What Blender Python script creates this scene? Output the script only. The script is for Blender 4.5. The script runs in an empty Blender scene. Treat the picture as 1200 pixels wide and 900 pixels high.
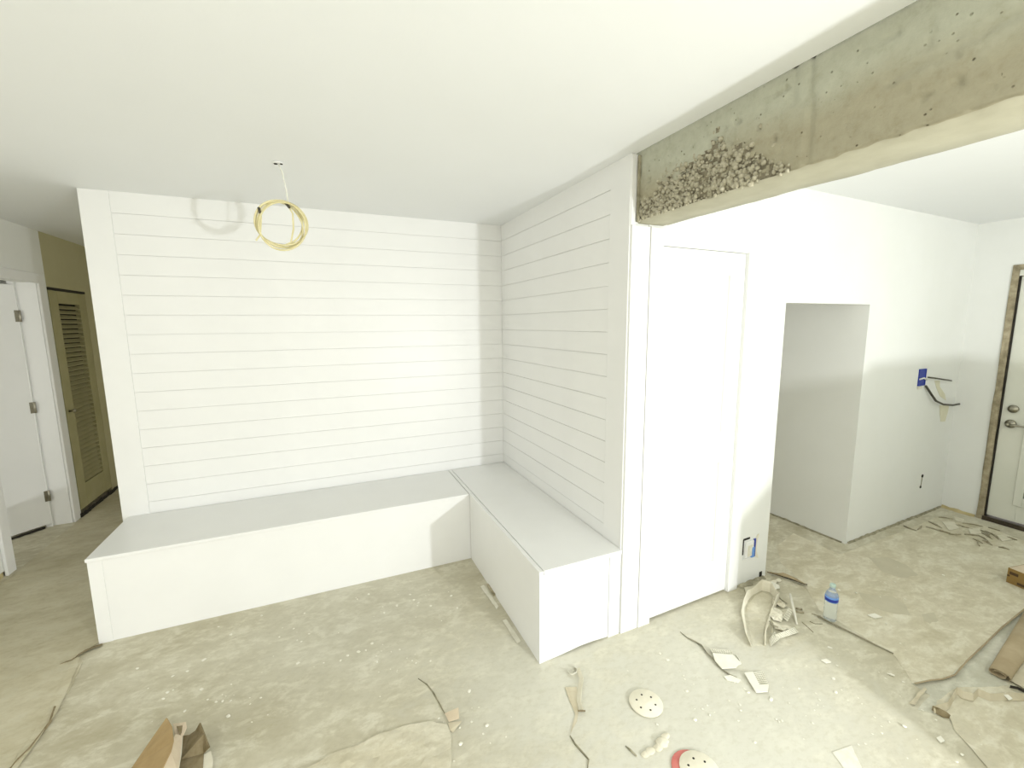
import bpy, bmesh, math, random
from mathutils import Vector, Matrix, noise
from mathutils.geometry import delaunay_2d_cdt

random.seed(7)
sc = bpy.context.scene
col = sc.collection

# ------------------------------------------------------------------ camera
CAM_H = 1.66
F_PX, YAW, PITCH, ROLL = 506.2, 0.4118, 0.1378, -0.00844
_fw = Vector((math.sin(YAW) * math.cos(PITCH), math.cos(YAW) * math.cos(PITCH), -math.sin(PITCH)))
_r0 = Vector((math.cos(YAW), -math.sin(YAW), 0.0))
_u0 = _r0.cross(_fw)
_ri = _r0 * math.cos(ROLL) + _u0 * math.sin(ROLL)
_up = -_r0 * math.sin(ROLL) + _u0 * math.cos(ROLL)
_o = Vector((0, 0, CAM_H))
cam_data = bpy.data.cameras.new('camera')
cam_data.sensor_fit = 'HORIZONTAL'
cam_data.sensor_width = 36.0
cam_data.lens = F_PX / 1200 * 36
cam_data.clip_start = 0.02
cam = bpy.data.objects.new('camera', cam_data)
col.objects.link(cam)
m = Matrix.Identity(4)
for i in range(3):
    m[i][0], m[i][1], m[i][2], m[i][3] = _ri[i], _up[i], -_fw[i], _o[i]
cam.matrix_world = m
sc.camera = cam

# ------------------------------------------------------------------ light
sc.view_settings.view_transform = 'Standard'
sc.view_settings.look = 'None'
sc.view_settings.gamma = 1.0
sc.view_settings.exposure = 0.0
sc.view_settings.use_curve_mapping = False
world = bpy.data.worlds.new('world')
sc.world = world
world.use_nodes = True
bg = world.node_tree.nodes['Background']
bg.inputs[0].default_value = (1.0, 0.982, 0.905, 1)
bg.inputs[1].default_value = 1.80
# the work lamp that stands behind and to the right of the photographer
ld = bpy.data.lights.new('work_lamp', 'POINT')
ld.energy = 268
ld.color = (0.96, 0.985, 1.02)
ld.shadow_soft_size = 0.05
lamp = bpy.data.objects.new('work_lamp', ld)
lamp.location = (1.80, -1.72, 1.04)
col.objects.link(lamp)


def at(px, py, z=0.0):
    """the point at height z that the photograph shows at a pixel"""
    d = _fw + _ri * ((px - 600) / F_PX) - _up * ((py - 450) / F_PX)
    t = (z - _o.z) / d.z
    return _o + d * t


def at_y(px, py, y):
    d = _fw + _ri * ((px - 600) / F_PX) - _up * ((py - 450) / F_PX)
    return _o + d * ((y - _o.y) / d.y)


# ------------------------------------------------------------------ materials
def new_mat(name):
    mt = bpy.data.materials.new(name)
    mt.use_nodes = True
    nt = mt.node_tree
    b = nt.nodes['Principled BSDF']
    return mt, nt, b


def N(nt, kind, **kw):
    n = nt.nodes.new(kind)
    for k, v in kw.items():
        if k.startswith('i_'):
            n.inputs[k[2:].replace('_', ' ')].default_value = v
        else:
            setattr(n, k, v)
    return n


def ramp(nt, stops, interp='LINEAR'):
    r = nt.nodes.new('ShaderNodeValToRGB')
    r.color_ramp.interpolation = interp
    els = r.color_ramp.elements
    while len(els) < len(stops):
        els.new(0.5)
    for e, (p, c) in zip(els, stops):
        e.position = p
        e.color = (c[0], c[1], c[2], 1) if not isinstance(c, (int, float)) else (c, c, c, 1)
    return r


def mottled(name, c1, c2, scale=8.0, rough=0.6, bump=0.0, bump_scale=60.0, detail=6.0, spread=(0.3, 0.7), metallic=0.0):
    mt, nt, b = new_mat(name)
    tc = N(nt, 'ShaderNodeTexCoord')
    n1 = N(nt, 'ShaderNodeTexNoise', i_Scale=scale, i_Detail=detail, i_Roughness=0.6)
    nt.links.new(tc.outputs['Object'], n1.inputs['Vector'])
    r = ramp(nt, [(spread[0], c1), (spread[1], c2)])
    nt.links.new(n1.outputs['Fac'], r.inputs['Fac'])
    nt.links.new(r.outputs['Color'], b.inputs['Base Color'])
    b.inputs['Roughness'].default_value = rough
    b.inputs['Metallic'].default_value = metallic
    if bump:
        n2 = N(nt, 'ShaderNodeTexNoise', i_Scale=bump_scale, i_Detail=4.0)
        nt.links.new(tc.outputs['Object'], n2.inputs['Vector'])
        bp = N(nt, 'ShaderNodeBump', i_Strength=bump, i_Distance=0.002)
        nt.links.new(n2.outputs['Fac'], bp.inputs['Height'])
        nt.links.new(bp.outputs['Normal'], b.inputs['Normal'])
    return mt


M = {}
M['paint'] = mottled('white_satin_paint', (0.80, 0.805, 0.785), (0.83, 0.835, 0.815), 3, 0.42, 0.05, 90)
M['wall_paint'] = mottled('white_wall_paint', (0.77, 0.78, 0.735), (0.81, 0.82, 0.785), 1.5, 0.6, 0.12, 140)
M['ceiling_paint'] = mottled('white_ceiling_paint', (0.835, 0.85, 0.85), (0.855, 0.87, 0.872), 1.2, 0.75, 0.1, 160)
M['hall_shade_paint'] = mottled('shade_toned_beige_paint', (0.43, 0.40, 0.23), (0.49, 0.46, 0.28), 1.5, 0.6, 0.12, 140)  # wall colour darkened to carry the hall's shade
M['door_paint'] = mottled('cream_door_paint', (0.66, 0.67, 0.58), (0.72, 0.72, 0.63), 2, 0.4, 0.05, 80)
M['louver_shade_paint'] = mottled('shade_toned_cream_paint', (0.33, 0.305, 0.155), (0.41, 0.38, 0.21), 4, 0.5)  # cream darkened, the shade on the louvres is in the colour
M['nickel'] = mottled('brushed_nickel', (0.30, 0.28, 0.22), (0.38, 0.36, 0.30), 40, 0.35, metallic=1.0)
M['bronze'] = mottled('dark_bronze', (0.05, 0.04, 0.025), (0.09, 0.07, 0.05), 40, 0.4, metallic=0.6)
M['dark'] = mottled('dark_gap', (0.012, 0.010, 0.006), (0.03, 0.025, 0.015), 30, 0.9)
M['grime_and_shade'] = mottled('grey_grime_and_shade', (0.16, 0.145, 0.085), (0.42, 0.39, 0.28), 25, 0.95, 0.6, 90)
M['raw_wood'] = mottled('raw_pine', (0.42, 0.34, 0.16), (0.56, 0.48, 0.26), 12, 0.75, 0.3, 60)
M['old_frame'] = mottled('weathered_frame_wood', (0.20, 0.17, 0.10), (0.46, 0.40, 0.27), 18, 0.85, 0.5, 70)
M['cardboard'] = mottled('brown_cardboard', (0.36, 0.25, 0.11), (0.46, 0.33, 0.16), 14, 0.85, 0.2, 60)
M['cardboard_dark'] = mottled('stained_cardboard', (0.17, 0.13, 0.06), (0.30, 0.25, 0.15), 22, 0.9, 0.3, 60)
M['cardboard_pale'] = mottled('pale_inner_cardboard', (0.60, 0.50, 0.36), (0.72, 0.62, 0.46), 16, 0.85, 0.2, 60)
M['box_brown'] = mottled('glossy_brown_board', (0.23, 0.14, 0.035), (0.33, 0.21, 0.06), 10, 0.6)
M['ink'] = mottled('dark_print', (0.06, 0.035, 0.01), (0.09, 0.05, 0.02), 30, 0.7)
M['tape'] = mottled('white_tape', (0.66, 0.64, 0.52), (0.80, 0.78, 0.68), 30, 0.7, 0.2, 120)
M['chip'] = mottled('white_paint_chip', (0.76, 0.74, 0.62), (0.84, 0.82, 0.72), 30, 0.7)
M['splinter'] = mottled('dusty_splinter', (0.22, 0.19, 0.11), (0.52, 0.47, 0.34), 35, 0.9)
M['rod'] = mottled('dull_metal_rod', (0.22, 0.20, 0.13), (0.34, 0.31, 0.22), 60, 0.55, metallic=0.3)
M['sheath'] = mottled('yellow_cable_sheath', (0.66, 0.59, 0.30), (0.78, 0.72, 0.45), 30, 0.5)
M['white_sheath'] = mottled('white_cable_sheath', (0.72, 0.72, 0.64), (0.78, 0.78, 0.70), 30, 0.5)
M['black_wire'] = mottled('black_wire', (0.035, 0.033, 0.022), (0.08, 0.075, 0.05), 50, 0.5)
M['blue_box'] = mottled('blue_plastic', (0.012, 0.03, 0.27), (0.02, 0.05, 0.36), 20, 0.4)
M['blue_light'] = mottled('light_blue_plastic', (0.10, 0.25, 0.62), (0.16, 0.34, 0.72), 20, 0.4)
M['glue'] = mottled('dried_yellow_glue', (0.66, 0.635, 0.46), (0.72, 0.70, 0.54), 15, 0.5)
M['mesh_metal'] = mottled('dusty_perforated_metal', (0.62, 0.60, 0.46), (0.78, 0.76, 0.64), 25, 0.7)
M['disc'] = mottled('cream_sanding_paper', (0.74, 0.70, 0.55), (0.80, 0.77, 0.63), 20, 0.9, 0.3, 300)
M['red'] = mottled('red_backing', (0.55, 0.14, 0.12), (0.66, 0.24, 0.20), 20, 0.7)


def glass_mat(name, color, rough, alpha_mix=0.0):
    mt, nt, b = new_mat(name)
    tc = N(nt, 'ShaderNodeTexCoord')
    n1 = N(nt, 'ShaderNodeTexNoise', i_Scale=30.0)
    nt.links.new(tc.outputs['Object'], n1.inputs['Vector'])
    r = ramp(nt, [(0.3, [c * 0.95 for c in color]), (0.7, color)])
    nt.links.new(n1.outputs['Fac'], r.inputs['Fac'])
    nt.links.new(r.outputs['Color'], b.inputs['Base Color'])
    b.inputs['Transmission Weight'].default_value = 1.0 - alpha_mix
    b.inputs['Roughness'].default_value = rough
    b.inputs['IOR'].default_value = 1.33
    return mt


M['bottle'] = glass_mat('clear_bottle_plastic', (0.90, 0.95, 0.93), 0.12, 0.25)
M['door_glass'] = mottled('dusty_blue_green_glass', (0.20, 0.25, 0.20), (0.28, 0.33, 0.27), 3, 0.12)


def paper_mat(name, base, light, dark, grain=1.0, dust=(0.74, 0.72, 0.60), dust_at=0.62):
    """dusty floor covering: soft trodden patches, pale dust smears and scuffs"""
    mt, nt, b = new_mat(name)
    g = N(nt, 'ShaderNodeNewGeometry')
    mp = N(nt, 'ShaderNodeMapping')
    mp.inputs['Rotation'].default_value = (0, 0, 0.5)
    mp.inputs['Scale'].default_value = (1.0, 1.6, 1.0)
    nt.links.new(g.outputs['Position'], mp.inputs['Vector'])
    nA = N(nt, 'ShaderNodeTexNoise', i_Scale=2.1 * grain, i_Detail=5.0, i_Roughness=0.6, i_Distortion=0.5)
    nB = N(nt, 'ShaderNodeTexNoise', i_Scale=7.0 * grain, i_Detail=9.0, i_Roughness=0.68, i_Distortion=0.45)
    nC = N(nt, 'ShaderNodeTexNoise', i_Scale=28.0 * grain, i_Detail=7.0, i_Roughness=0.7)
    nD = N(nt, 'ShaderNodeTexVoronoi', i_Scale=34.0)
    for n in (nA, nB, nC, nD):
        nt.links.new(mp.outputs['Vector'], n.inputs['Vector'])
    r1 = ramp(nt, [(0.32, dark), (0.52, base), (0.70, light)])
    nt.links.new(nA.outputs['Fac'], r1.inputs['Fac'])
    # blotches
    r2 = ramp(nt, [(0.36, 0.0), (0.50, 0.55), (0.60, 1.0)])
    nt.links.new(nB.outputs['Fac'], r2.inputs['Fac'])
    mx = N(nt, 'ShaderNodeMix', data_type='RGBA', blend_type='MULTIPLY')
    mx.inputs[0].default_value = 0.42
    nt.links.new(r1.outputs['Color'], mx.inputs[6])
    bl = ramp(nt, [(0.0, (0.66, 0.62, 0.52)), (1.0, (1, 1, 1))])
    nt.links.new(r2.outputs['Color'], bl.inputs['Fac'])
    nt.links.new(bl.outputs['Color'], mx.inputs[7])
    # dust smears
    r3 = ramp(nt, [(dust_at - 0.06, 0.0), (dust_at + 0.10, 0.45)])
    add = N(nt, 'ShaderNodeMath', operation='MULTIPLY_ADD')
    nt.links.new(nC.outputs['Fac'], add.inputs[0])
    add.inputs[1].default_value = 0.35
    nt.links.new(nB.outputs['Fac'], add.inputs[2])
    sb = N(nt, 'ShaderNodeMath', operation='SUBTRACT')
    nt.links.new(add.outputs[0], sb.inputs[0])
    sb.inputs[1].default_value = 0.12
    nt.links.new(sb.outputs[0], r3.inputs['Fac'])
    mx2 = N(nt, 'ShaderNodeMix', data_type='RGBA')
    nt.links.new(r3.outputs['Color'], mx2.inputs[0])
    nt.links.new(mx.outputs[2], mx2.inputs[6])
    mx2.inputs[7].default_value = (*dust, 1)
    last = mx2.outputs[2]
    # swept-up dust of the sanding: two patches on the floor, with ragged borders
    for (cx, cy, rad, amt) in ((1.45, 1.15, 0.95, 0.72), (0.75, 1.62, 0.55, 0.55), (0.1, 2.45, 0.8, 0.35), (1.0, 0.6, 0.7, 0.6)):
        vs = N(nt, 'ShaderNodeVectorMath', operation='DISTANCE')
        nt.links.new(g.outputs['Position'], vs.inputs[0])
        vs.inputs[1].default_value = (cx, cy, 0)
        ma = N(nt, 'ShaderNodeMath', operation='MULTIPLY_ADD')
        nt.links.new(nB.outputs['Fac'], ma.inputs[0])
        ma.inputs[1].default_value = rad * 1.5
        nt.links.new(vs.outputs['Value'], ma.inputs[2])
        mr = N(nt, 'ShaderNodeMapRange')
        mr.interpolation_type = 'SMOOTHSTEP'
        nt.links.new(ma.outputs[0], mr.inputs['Value'])
        mr.inputs['From Min'].default_value = rad * 0.95
        mr.inputs['From Max'].default_value = rad * 1.9
        mr.inputs['To Min'].default_value = amt
        mr.inputs['To Max'].default_value = 0.0
        m3 = N(nt, 'ShaderNodeMix', data_type='RGBA')
        nt.links.new(mr.outputs['Result'], m3.inputs[0])
        nt.links.new(last, m3.inputs[6])
        m3.inputs[7].default_value = (0.645, 0.64, 0.555, 1)
        last = m3.outputs[2]
    # fine grain over the dust
    r4 = ramp(nt, [(0.38, (0.80, 0.78, 0.70)), (0.5, (1, 1, 1)), (0.66, (1.06, 1.06, 1.05))])
    nt.links.new(nC.outputs['Fac'], r4.inputs['Fac'])
    m4 = N(nt, 'ShaderNodeMix', data_type='RGBA', blend_type='MULTIPLY')
    m4.inputs[0].default_value = 0.30
    nt.links.new(last, m4.inputs[6])
    nt.links.new(r4.outputs['Color'], m4.inputs[7])
    nt.links.new(m4.outputs[2], b.inputs['Base Color'])
    b.inputs['Roughness'].default_value = 0.8
    bp = N(nt, 'ShaderNodeBump', i_Strength=0.22, i_Distance=0.005)
    nt.links.new(nB.outputs['Fac'], bp.inputs['Height'])
    bp2 = N(nt, 'ShaderNodeBump', i_Strength=0.18, i_Distance=0.002)
    nt.links.new(nC.outputs['Fac'], bp2.inputs['Height'])
    nt.links.new(bp.outputs['Normal'], bp2.inputs['Normal'])
    nt.links.new(bp2.outputs['Normal'], b.inputs['Normal'])
    return mt


M['floor'] = paper_mat('dusty_floor', (0.58, 0.55, 0.42), (0.66, 0.635, 0.51), (0.50, 0.465, 0.335))
M['paper'] = paper_mat('dusty_kraft_paper', (0.65, 0.61, 0.465), (0.71, 0.68, 0.545), (0.57, 0.53, 0.385), 1.2)
M['hall_paper'] = paper_mat('trodden_hall_paper', (0.60, 0.56, 0.41), (0.68, 0.645, 0.50), (0.52, 0.48, 0.335), 1.3, (0.52, 0.50, 0.38))
M['slab'] = paper_mat('bare_pale_slab', (0.60, 0.60, 0.50), (0.68, 0.67, 0.57), (0.54, 0.53, 0.43), 0.8)
M['torn_paper'] = mottled('dusty_torn_paper', (0.48, 0.42, 0.28), (0.62, 0.57, 0.43), 10, 0.85, 0.3, 80)
M['kraft'] = mottled('kraft_paper', (0.34, 0.27, 0.155), (0.45, 0.37, 0.235), 7, 0.8, 0.2, 60)
M['pale_paper'] = mottled('plaster_coated_paper', (0.62, 0.58, 0.44), (0.76, 0.73, 0.60), 12, 0.85, 0.3, 80)


def concrete_mat():
    mt, nt, b = new_mat('raw_board_cast_concrete')
    g = N(nt, 'ShaderNodeNewGeometry')
    n1 = N(nt, 'ShaderNodeTexNoise', i_Scale=3.0, i_Detail=6.0, i_Roughness=0.6)
    n2 = N(nt, 'ShaderNodeTexNoise', i_Scale=22.0, i_Detail=8.0, i_Roughness=0.7)
    n3 = N(nt, 'ShaderNodeTexVoronoi', i_Scale=46.0)
    n4 = N(nt, 'ShaderNodeTexNoise', i_Scale=12.0, i_Detail=3.0)
    for n in (n1, n2, n3, n4):
        nt.links.new(g.outputs['Position'], n.inputs['Vector'])
    # upper boards cured greyer than the lower ones
    sep = N(nt, 'ShaderNodeSeparateXYZ')
    nt.links.new(g.outputs['Position'], sep.inputs[0])
    ma = N(nt, 'ShaderNodeMath', operation='MULTIPLY_ADD')
    nt.links.new(n1.outputs['Fac'], ma.inputs[0])
    ma.inputs[1].default_value = 0.28
    nt.links.new(sep.outputs['Z'], ma.inputs[2])
    mr = N(nt, 'ShaderNodeMapRange')
    nt.links.new(ma.outputs[0], mr.inputs['Value'])
    mr.inputs['From Min'].default_value = 2.38
    mr.inputs['From Max'].default_value = 2.50
    mxa = N(nt, 'ShaderNodeMix', data_type='RGBA')
    nt.links.new(mr.outputs['Result'], mxa.inputs[0])
    mxa.inputs[6].default_value = (0.375, 0.35, 0.25, 1)
    mxa.inputs[7].default_value = (0.47, 0.48, 0.385, 1)
    r2 = ramp(nt, [(0.30, (0.80, 0.78, 0.70)), (0.48, (0.97, 0.97, 0.95)), (0.70, (1.08, 1.08, 1.06))])
    nt.links.new(n2.outputs['Fac'], r2.inputs['Fac'])
    mx = N(nt, 'ShaderNodeMix', data_type='RGBA', blend_type='MULTIPLY')
    mx.inputs[0].default_value = 0.8
    nt.links.new(mxa.outputs[2], mx.inputs[6])
    nt.links.new(r2.outputs['Color'], mx.inputs[7])
    # bug holes
    rp = ramp(nt, [(0.05, 0.0), (0.16, 1.0)])
    nt.links.new(n3.outputs['Distance'], rp.inputs['Fac'])
    rq = ramp(nt, [(0.50, 1.0), (0.56, 0.0)])
    nt.links.new(n4.outputs['Fac'], rq.inputs['Fac'])
    mxm = N(nt, 'ShaderNodeMath', operation='MAXIMUM')
    nt.links.new(rp.outputs['Color'], mxm.inputs[0])
    nt.links.new(rq.outputs['Color'], mxm.inputs[1])
    pit = ramp(nt, [(0.0, (0.35, 0.31, 0.22)), (1.0, (1, 1, 1))])
    nt.links.new(mxm.outputs[0], pit.inputs['Fac'])
    mx2 = N(nt, 'ShaderNodeMix', data_type='RGBA', blend_type='MULTIPLY')
    mx2.inputs[0].default_value = 1.0
    nt.links.new(mx.outputs[2], mx2.inputs[6])
    nt.links.new(pit.outputs['Color'], mx2.inputs[7])
    nt.links.new(mx2.outputs[2], b.inputs['Base Color'])
    b.inputs['Roughness'].default_value = 0.85
    bp = N(nt, 'ShaderNodeBump', i_Strength=0.7, i_Distance=0.004)
    nt.links.new(n2.outputs['Fac'], bp.inputs['Height'])
    bp2 = N(nt, 'ShaderNodeBump', i_Strength=0.8, i_Distance=0.006)
    nt.links.new(mxm.outputs[0], bp2.inputs['Height'])
    nt.links.new(bp.outputs['Normal'], bp2.inputs['Normal'])
    nt.links.new(bp2.outputs['Normal'], b.inputs['Normal'])
    return mt


M['concrete'] = concrete_mat()
M['aggregate'] = mottled('grey_brown_pebbles', (0.33, 0.305, 0.215), (0.52, 0.49, 0.375), 70, 0.85, 0.3, 200)
M['void_shade'] = mottled('shade_dark_voids', (0.12, 0.105, 0.065), (0.30, 0.27, 0.19), 40, 0.95, 0.5, 150)  # dark colour paints the shade between the beam's pebbles
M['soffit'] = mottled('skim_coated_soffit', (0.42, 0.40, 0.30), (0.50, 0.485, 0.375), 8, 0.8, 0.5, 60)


# ------------------------------------------------------------------ mesh helpers
def link(name, me, mat, parent=None, smooth=False):
    o = bpy.data.objects.new(name, me)
    col.objects.link(o)
    if mat:
        me.materials.append(M[mat] if isinstance(mat, str) else mat)
    if parent:
        o.parent = parent
    if smooth:
        for p in me.polygons:
            p.use_smooth = True
    return o


def from_bm(name, bm, mat, parent=None, smooth=False):
    me = bpy.data.meshes.new(name)
    bmesh.ops.recalc_face_normals(bm, faces=bm.faces)
    bm.to_mesh(me)
    bm.free()
    return link(name, me, mat, parent, smooth)


def add_box(bm, x0, x1, y0, y1, z0, z1, bev=0.0):
    vs = [bm.verts.new((x, y, z)) for x in (x0, x1) for y in (y0, y1) for z in (z0, z1)]
    fs = [bm.faces.new([vs[i] for i in f]) for f in ((0, 1, 3, 2), (4, 6, 7, 5), (0, 4, 5, 1), (2, 3, 7, 6), (0, 2, 6, 4), (1, 5, 7, 3))]
    if bev:
        es = set(e for f in fs for e in f.edges)
        bmesh.ops.bevel(bm, geom=list(es), offset=bev, segments=1, affect='EDGES', profile=0.5)


def box(name, x0, x1, y0, y1, z0, z1, mat, parent=None, bev=0.0):
    bm = bmesh.new()
    add_box(bm, x0, x1, y0, y1, z0, z1, bev)
    return from_bm(name, bm, mat, parent)


def boxes(name, lst, mat, parent=None, bev=0.0):
    bm = bmesh.new()
    for b in lst:
        add_box(bm, *b, bev)
    return from_bm(name, bm, mat, parent)


def prism(name, pts, d, mat, parent=None):
    """a planar outline (list of Vectors) extruded by the vector d"""
    bm = bmesh.new()
    a = [bm.verts.new(p) for p in pts]
    b = [bm.verts.new(Vector(p) + d) for p in pts]
    bm.faces.new(a)
    bm.faces.new(b[::-1])
    n = len(a)
    for i in range(n):
        bm.faces.new((a[i], a[(i + 1) % n], b[(i + 1) % n], b[i]))
    return from_bm(name, bm, mat, parent)


def add_tube(bm, pts, r, seg=8, cap=True):
    pts = [Vector(p) for p in pts]
    rings = []
    prev = None
    for i, p in enumerate(pts):
        t = (pts[min(i + 1, len(pts) - 1)] - pts[max(i - 1, 0)]).normalized()
        if prev is None:
            a = t.orthogonal().normalized()
        else:
            a = (prev - t * prev.dot(t)).normalized()
        prev = a
        b = t.cross(a)
        rr = r[i] if isinstance(r, (list, tuple)) else r
        rings.append([bm.verts.new(p + (a * math.cos(2 * math.pi * k / seg) + b * math.sin(2 * math.pi * k / seg)) * rr) for k in range(seg)])
    for i in range(len(rings) - 1):
        for k in range(seg):
            bm.faces.new((rings[i][k], rings[i][(k + 1) % seg], rings[i + 1][(k + 1) % seg], rings[i + 1][k]))
    if cap:
        bm.faces.new(rings[0][::-1])
        bm.faces.new(rings[-1])


def tube(name, pts, r, mat, parent=None, seg=8):
    bm = bmesh.new()
    add_tube(bm, pts, r, seg)
    return from_bm(name, bm, mat, parent, True)


def lathe(name, prof, mat, parent=None, seg=20, loc=(0, 0, 0), axis='Z'):
    bm = bmesh.new()
    rings = []
    for (r, z) in prof:
        ring = []
        for k in range(seg):
            a = 2 * math.pi * k / seg
            p = (r * math.cos(a), r * math.sin(a), z)
            if axis == 'X':
                p = (p[2], p[0], p[1])
            elif axis == 'Y':
                p = (p[0], p[2], p[1])
            ring.append(bm.verts.new(Vector(p) + Vector(loc)))
        rings.append(ring)
    for i in range(len(rings) - 1):
        for k in range(seg):
            bm.faces.new((rings[i][k], rings[i][(k + 1) % seg], rings[i + 1][(k + 1) % seg], rings[i + 1][k]))
    bm.faces.new(rings[0][::-1])
    bm.faces.new(rings[-1])
    return from_bm(name, bm, mat, parent, True)


def jag(pts, step, amp, seed=0):
    """resample a closed outline and roughen it"""
    out = []
    n = len(pts)
    for i in range(n):
        a, b = Vector(pts[i]), Vector(pts[(i + 1) % n])
        L = (b - a).length
        k = max(1, int(L / step))
        nrm = Vector((-(b - a).y, (b - a).x)).normalized() if L > 1e-6 else Vector((0, 0))
        for j in range(k):
            p = a.lerp(b, j / k)
            if j:
                p = p + nrm * amp * (noise.noise(Vector((p.x * 23, p.y * 23, seed))) + 0.6 * noise.noise(Vector((p.x * 80, p.y * 80, seed))))
            out.append(p)
    return out


def sheet(name, outline, mat, parent=None, th=0.0012, z=0.001, crumple=0.0, freq=9.0, zf=None, grid=0.05, step=0.03, rough=0.006, seed=0.0, smooth=False):
    """a thin sheet lying on the floor: outline in floor metres, height from zf(x, y) and crumple noise"""
    pts = jag([Vector((p[0], p[1])) for p in outline], step, rough, seed)
    xs = [p.x for p in pts]
    ys = [p.y for p in pts]
    n = len(pts)
    vs = list(pts)

    def inside(q):
        c = False
        for i in range(n):
            a, b = pts[i], pts[i - 1]
            if (a.y > q.y) != (b.y > q.y) and q.x < (b.x - a.x) * (q.y - a.y) / (b.y - a.y) + a.x:
                c = not c
        return c
    x = min(xs) + grid * 0.5
    while x < max(xs):
        y = min(ys) + grid * 0.5
        while y < max(ys):
            q = Vector((x + random.uniform(-.2, .2) * grid, y + random.uniform(-.2, .2) * grid))
            if inside(q):
                vs.append(q)
            y += grid
        x += grid
    v2, e2, f2, *_ = delaunay_2d_cdt(vs, [(i, (i + 1) % n) for i in range(n)], [list(range(n))], 1, 1e-5)
    bm = bmesh.new()
    top, bot = [], []
    for q in v2:
        h = z
        if zf:
            h += zf(q.x, q.y)
        if crumple:
            h += crumple * abs(noise.noise(Vector((q.x * freq, q.y * freq, seed))) + 0.5 * noise.noise(Vector((q.x * freq * 2.3, q.y * freq * 2.3, seed + 3))))
        bot.append(bm.verts.new((q.x, q.y, h)))
        top.append(bm.verts.new((q.x, q.y, h + th)))
    cnt = {}
    for f in f2:
        bm.faces.new([top[i] for i in f])
        bm.faces.new([bot[i] for i in reversed(f)])
        for i in range(len(f)):
            a, b = f[i], f[(i + 1) % len(f)]
            cnt[(a, b)] = 1
    for (a, b) in cnt:
        if (b, a) not in cnt:
            bm.faces.new((top[a], bot[a], bot[b], top[b]))
    return from_bm(name, bm, mat, parent, smooth)


def ribbon(name, base, tops, mat, parent=None, th=0.0025):
    """a bent strip between a base line and a top line"""
    bm = bmesh.new()
    nb = len(base)
    A = [bm.verts.new(p) for p in base]
    B = [bm.verts.new(p) for p in tops]
    fs = [bm.faces.new((A[i], A[i + 1], B[i + 1], B[i])) for i in range(nb - 1)]
    bmesh.ops.recalc_face_normals(bm, faces=bm.faces)
    bmesh.ops.solidify(bm, geom=bm.faces[:], thickness=th)
    return from_bm(name, bm, mat, parent)


def tag(o, label=None, cat=None, group=None, kind=None):
    if label:
        o['label'] = label
    if cat:
        o['category'] = cat
    if group:
        o['group'] = group
    if kind:
        o['kind'] = kind
    return o


def S(o):
    o['kind'] = 'structure'
    return o


def empty(name, loc=(0, 0, 0), rz=0.0):
    o = bpy.data.objects.new(name, None)
    o.empty_display_size = 0.1
    o.location = loc
    o.rotation_euler = (0, 0, rz)
    col.objects.link(o)
    return o


def arc(cx, cy, rx, ry, a0, a1, n, tilt=0.0):
    out = []
    for i in range(n + 1):
        a = a0 + (a1 - a0) * i / n
        x, y = rx * math.cos(a), ry * math.sin(a)
        out.append((cx + x * math.cos(tilt) - y * math.sin(tilt), cy + x * math.sin(tilt) + y * math.cos(tilt)))
    return out


CEIL = 2.442
BX, BY = 1.37, 3.333          # faces of the two shiplap walls
PITCH_Z = 0.1175
WX, WY, WR = 0.9, 1.709, math.atan(0.0335)   # the closet wall's line


def WP(s, d, z):
    """a point on the closet wall: s along x, d behind its face"""
    u = (s - WX)
    return Vector((WX + u * math.cos(WR) - d * math.sin(WR), WY + u * math.sin(WR) + d * math.cos(WR), z))


def on_wall(px, py):
    """distance along and height on the closet wall's face for a pixel"""
    x = 2.0
    for _ in range(12):
        p = at_y(px, py, WY + math.tan(WR) * (x - WX))
        x = p.x
    return WX + (x - WX) / math.cos(WR), p.z


# ------------------------------------------------------------------ setting
bm = bmesh.new()
add_box(bm, -4.2, 5.6, -3.0, 7.2, -0.12, 0.0)
S(from_bm('floor', bm, 'floor'))
S(boxes('ceiling', [(-4.2, 1.397, -3.0, 7.2, CEIL, CEIL + 0.1), (1.66, 5.6, -3.0, 4.4, CEIL, CEIL + 0.1), (1.397, 1.66, 1.745, 4.4, CEIL, CEIL + 0.1)], 'ceiling_paint'))

# shiplap back wall
wb = S(box('wall_back', -1.212, 1.41, BY + 0.005, BY + 0.14, 0, CEIL, 'paint'))
box('trim_board', -1.214, -1.075, BY - 0.004, BY + 0.006, 0, CEIL, 'paint', wb, 0.0015)
seams = [2.319 - PITCH_Z * k for k in range(0, 17)]


def planks(parent, mk, zmin):
    proto = None
    tops = [CEIL] + seams
    first = mk(tops[0], tops[1] + 0.0021)
    for k in range(1, len(seams)):
        z1, z0 = seams[k - 1], seams[k] + 0.0021
        if z1 < zmin:
            break
        if proto is None:
            proto = mk(z1, z0)
            zb = z1
        else:
            c = proto.copy()
            col.objects.link(c)
            c.parent = parent
            c.location.z = z1 - zb
            j = random.uniform(-0.0006, 0.0006)
            c.location.x = j if parent is not wb else 0
            c.location.y = j if parent is wb else 0


planks(wb, lambda z1, z0: box('plank', -1.075, BX, BY, BY + 0.005, z0, z1, 'paint', wb, 0.0004), 0.45)
ws = S(box('wall_side', BX + 0.005, 1.409, WY + 0.03, BY + 0.012, 0, CEIL, 'paint'))
box('trim_board', BX - 0.001, BX + 0.006, WY + 0.0185, 1.883, 0, CEIL, 'paint', ws, 0.0015)
planks(ws, lambda z1, z0: box('plank', BX, BX + 0.005, 1.883, BY - 0.0005, z0, z1, 'paint', ws, 0.0004), 0.45)

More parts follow.
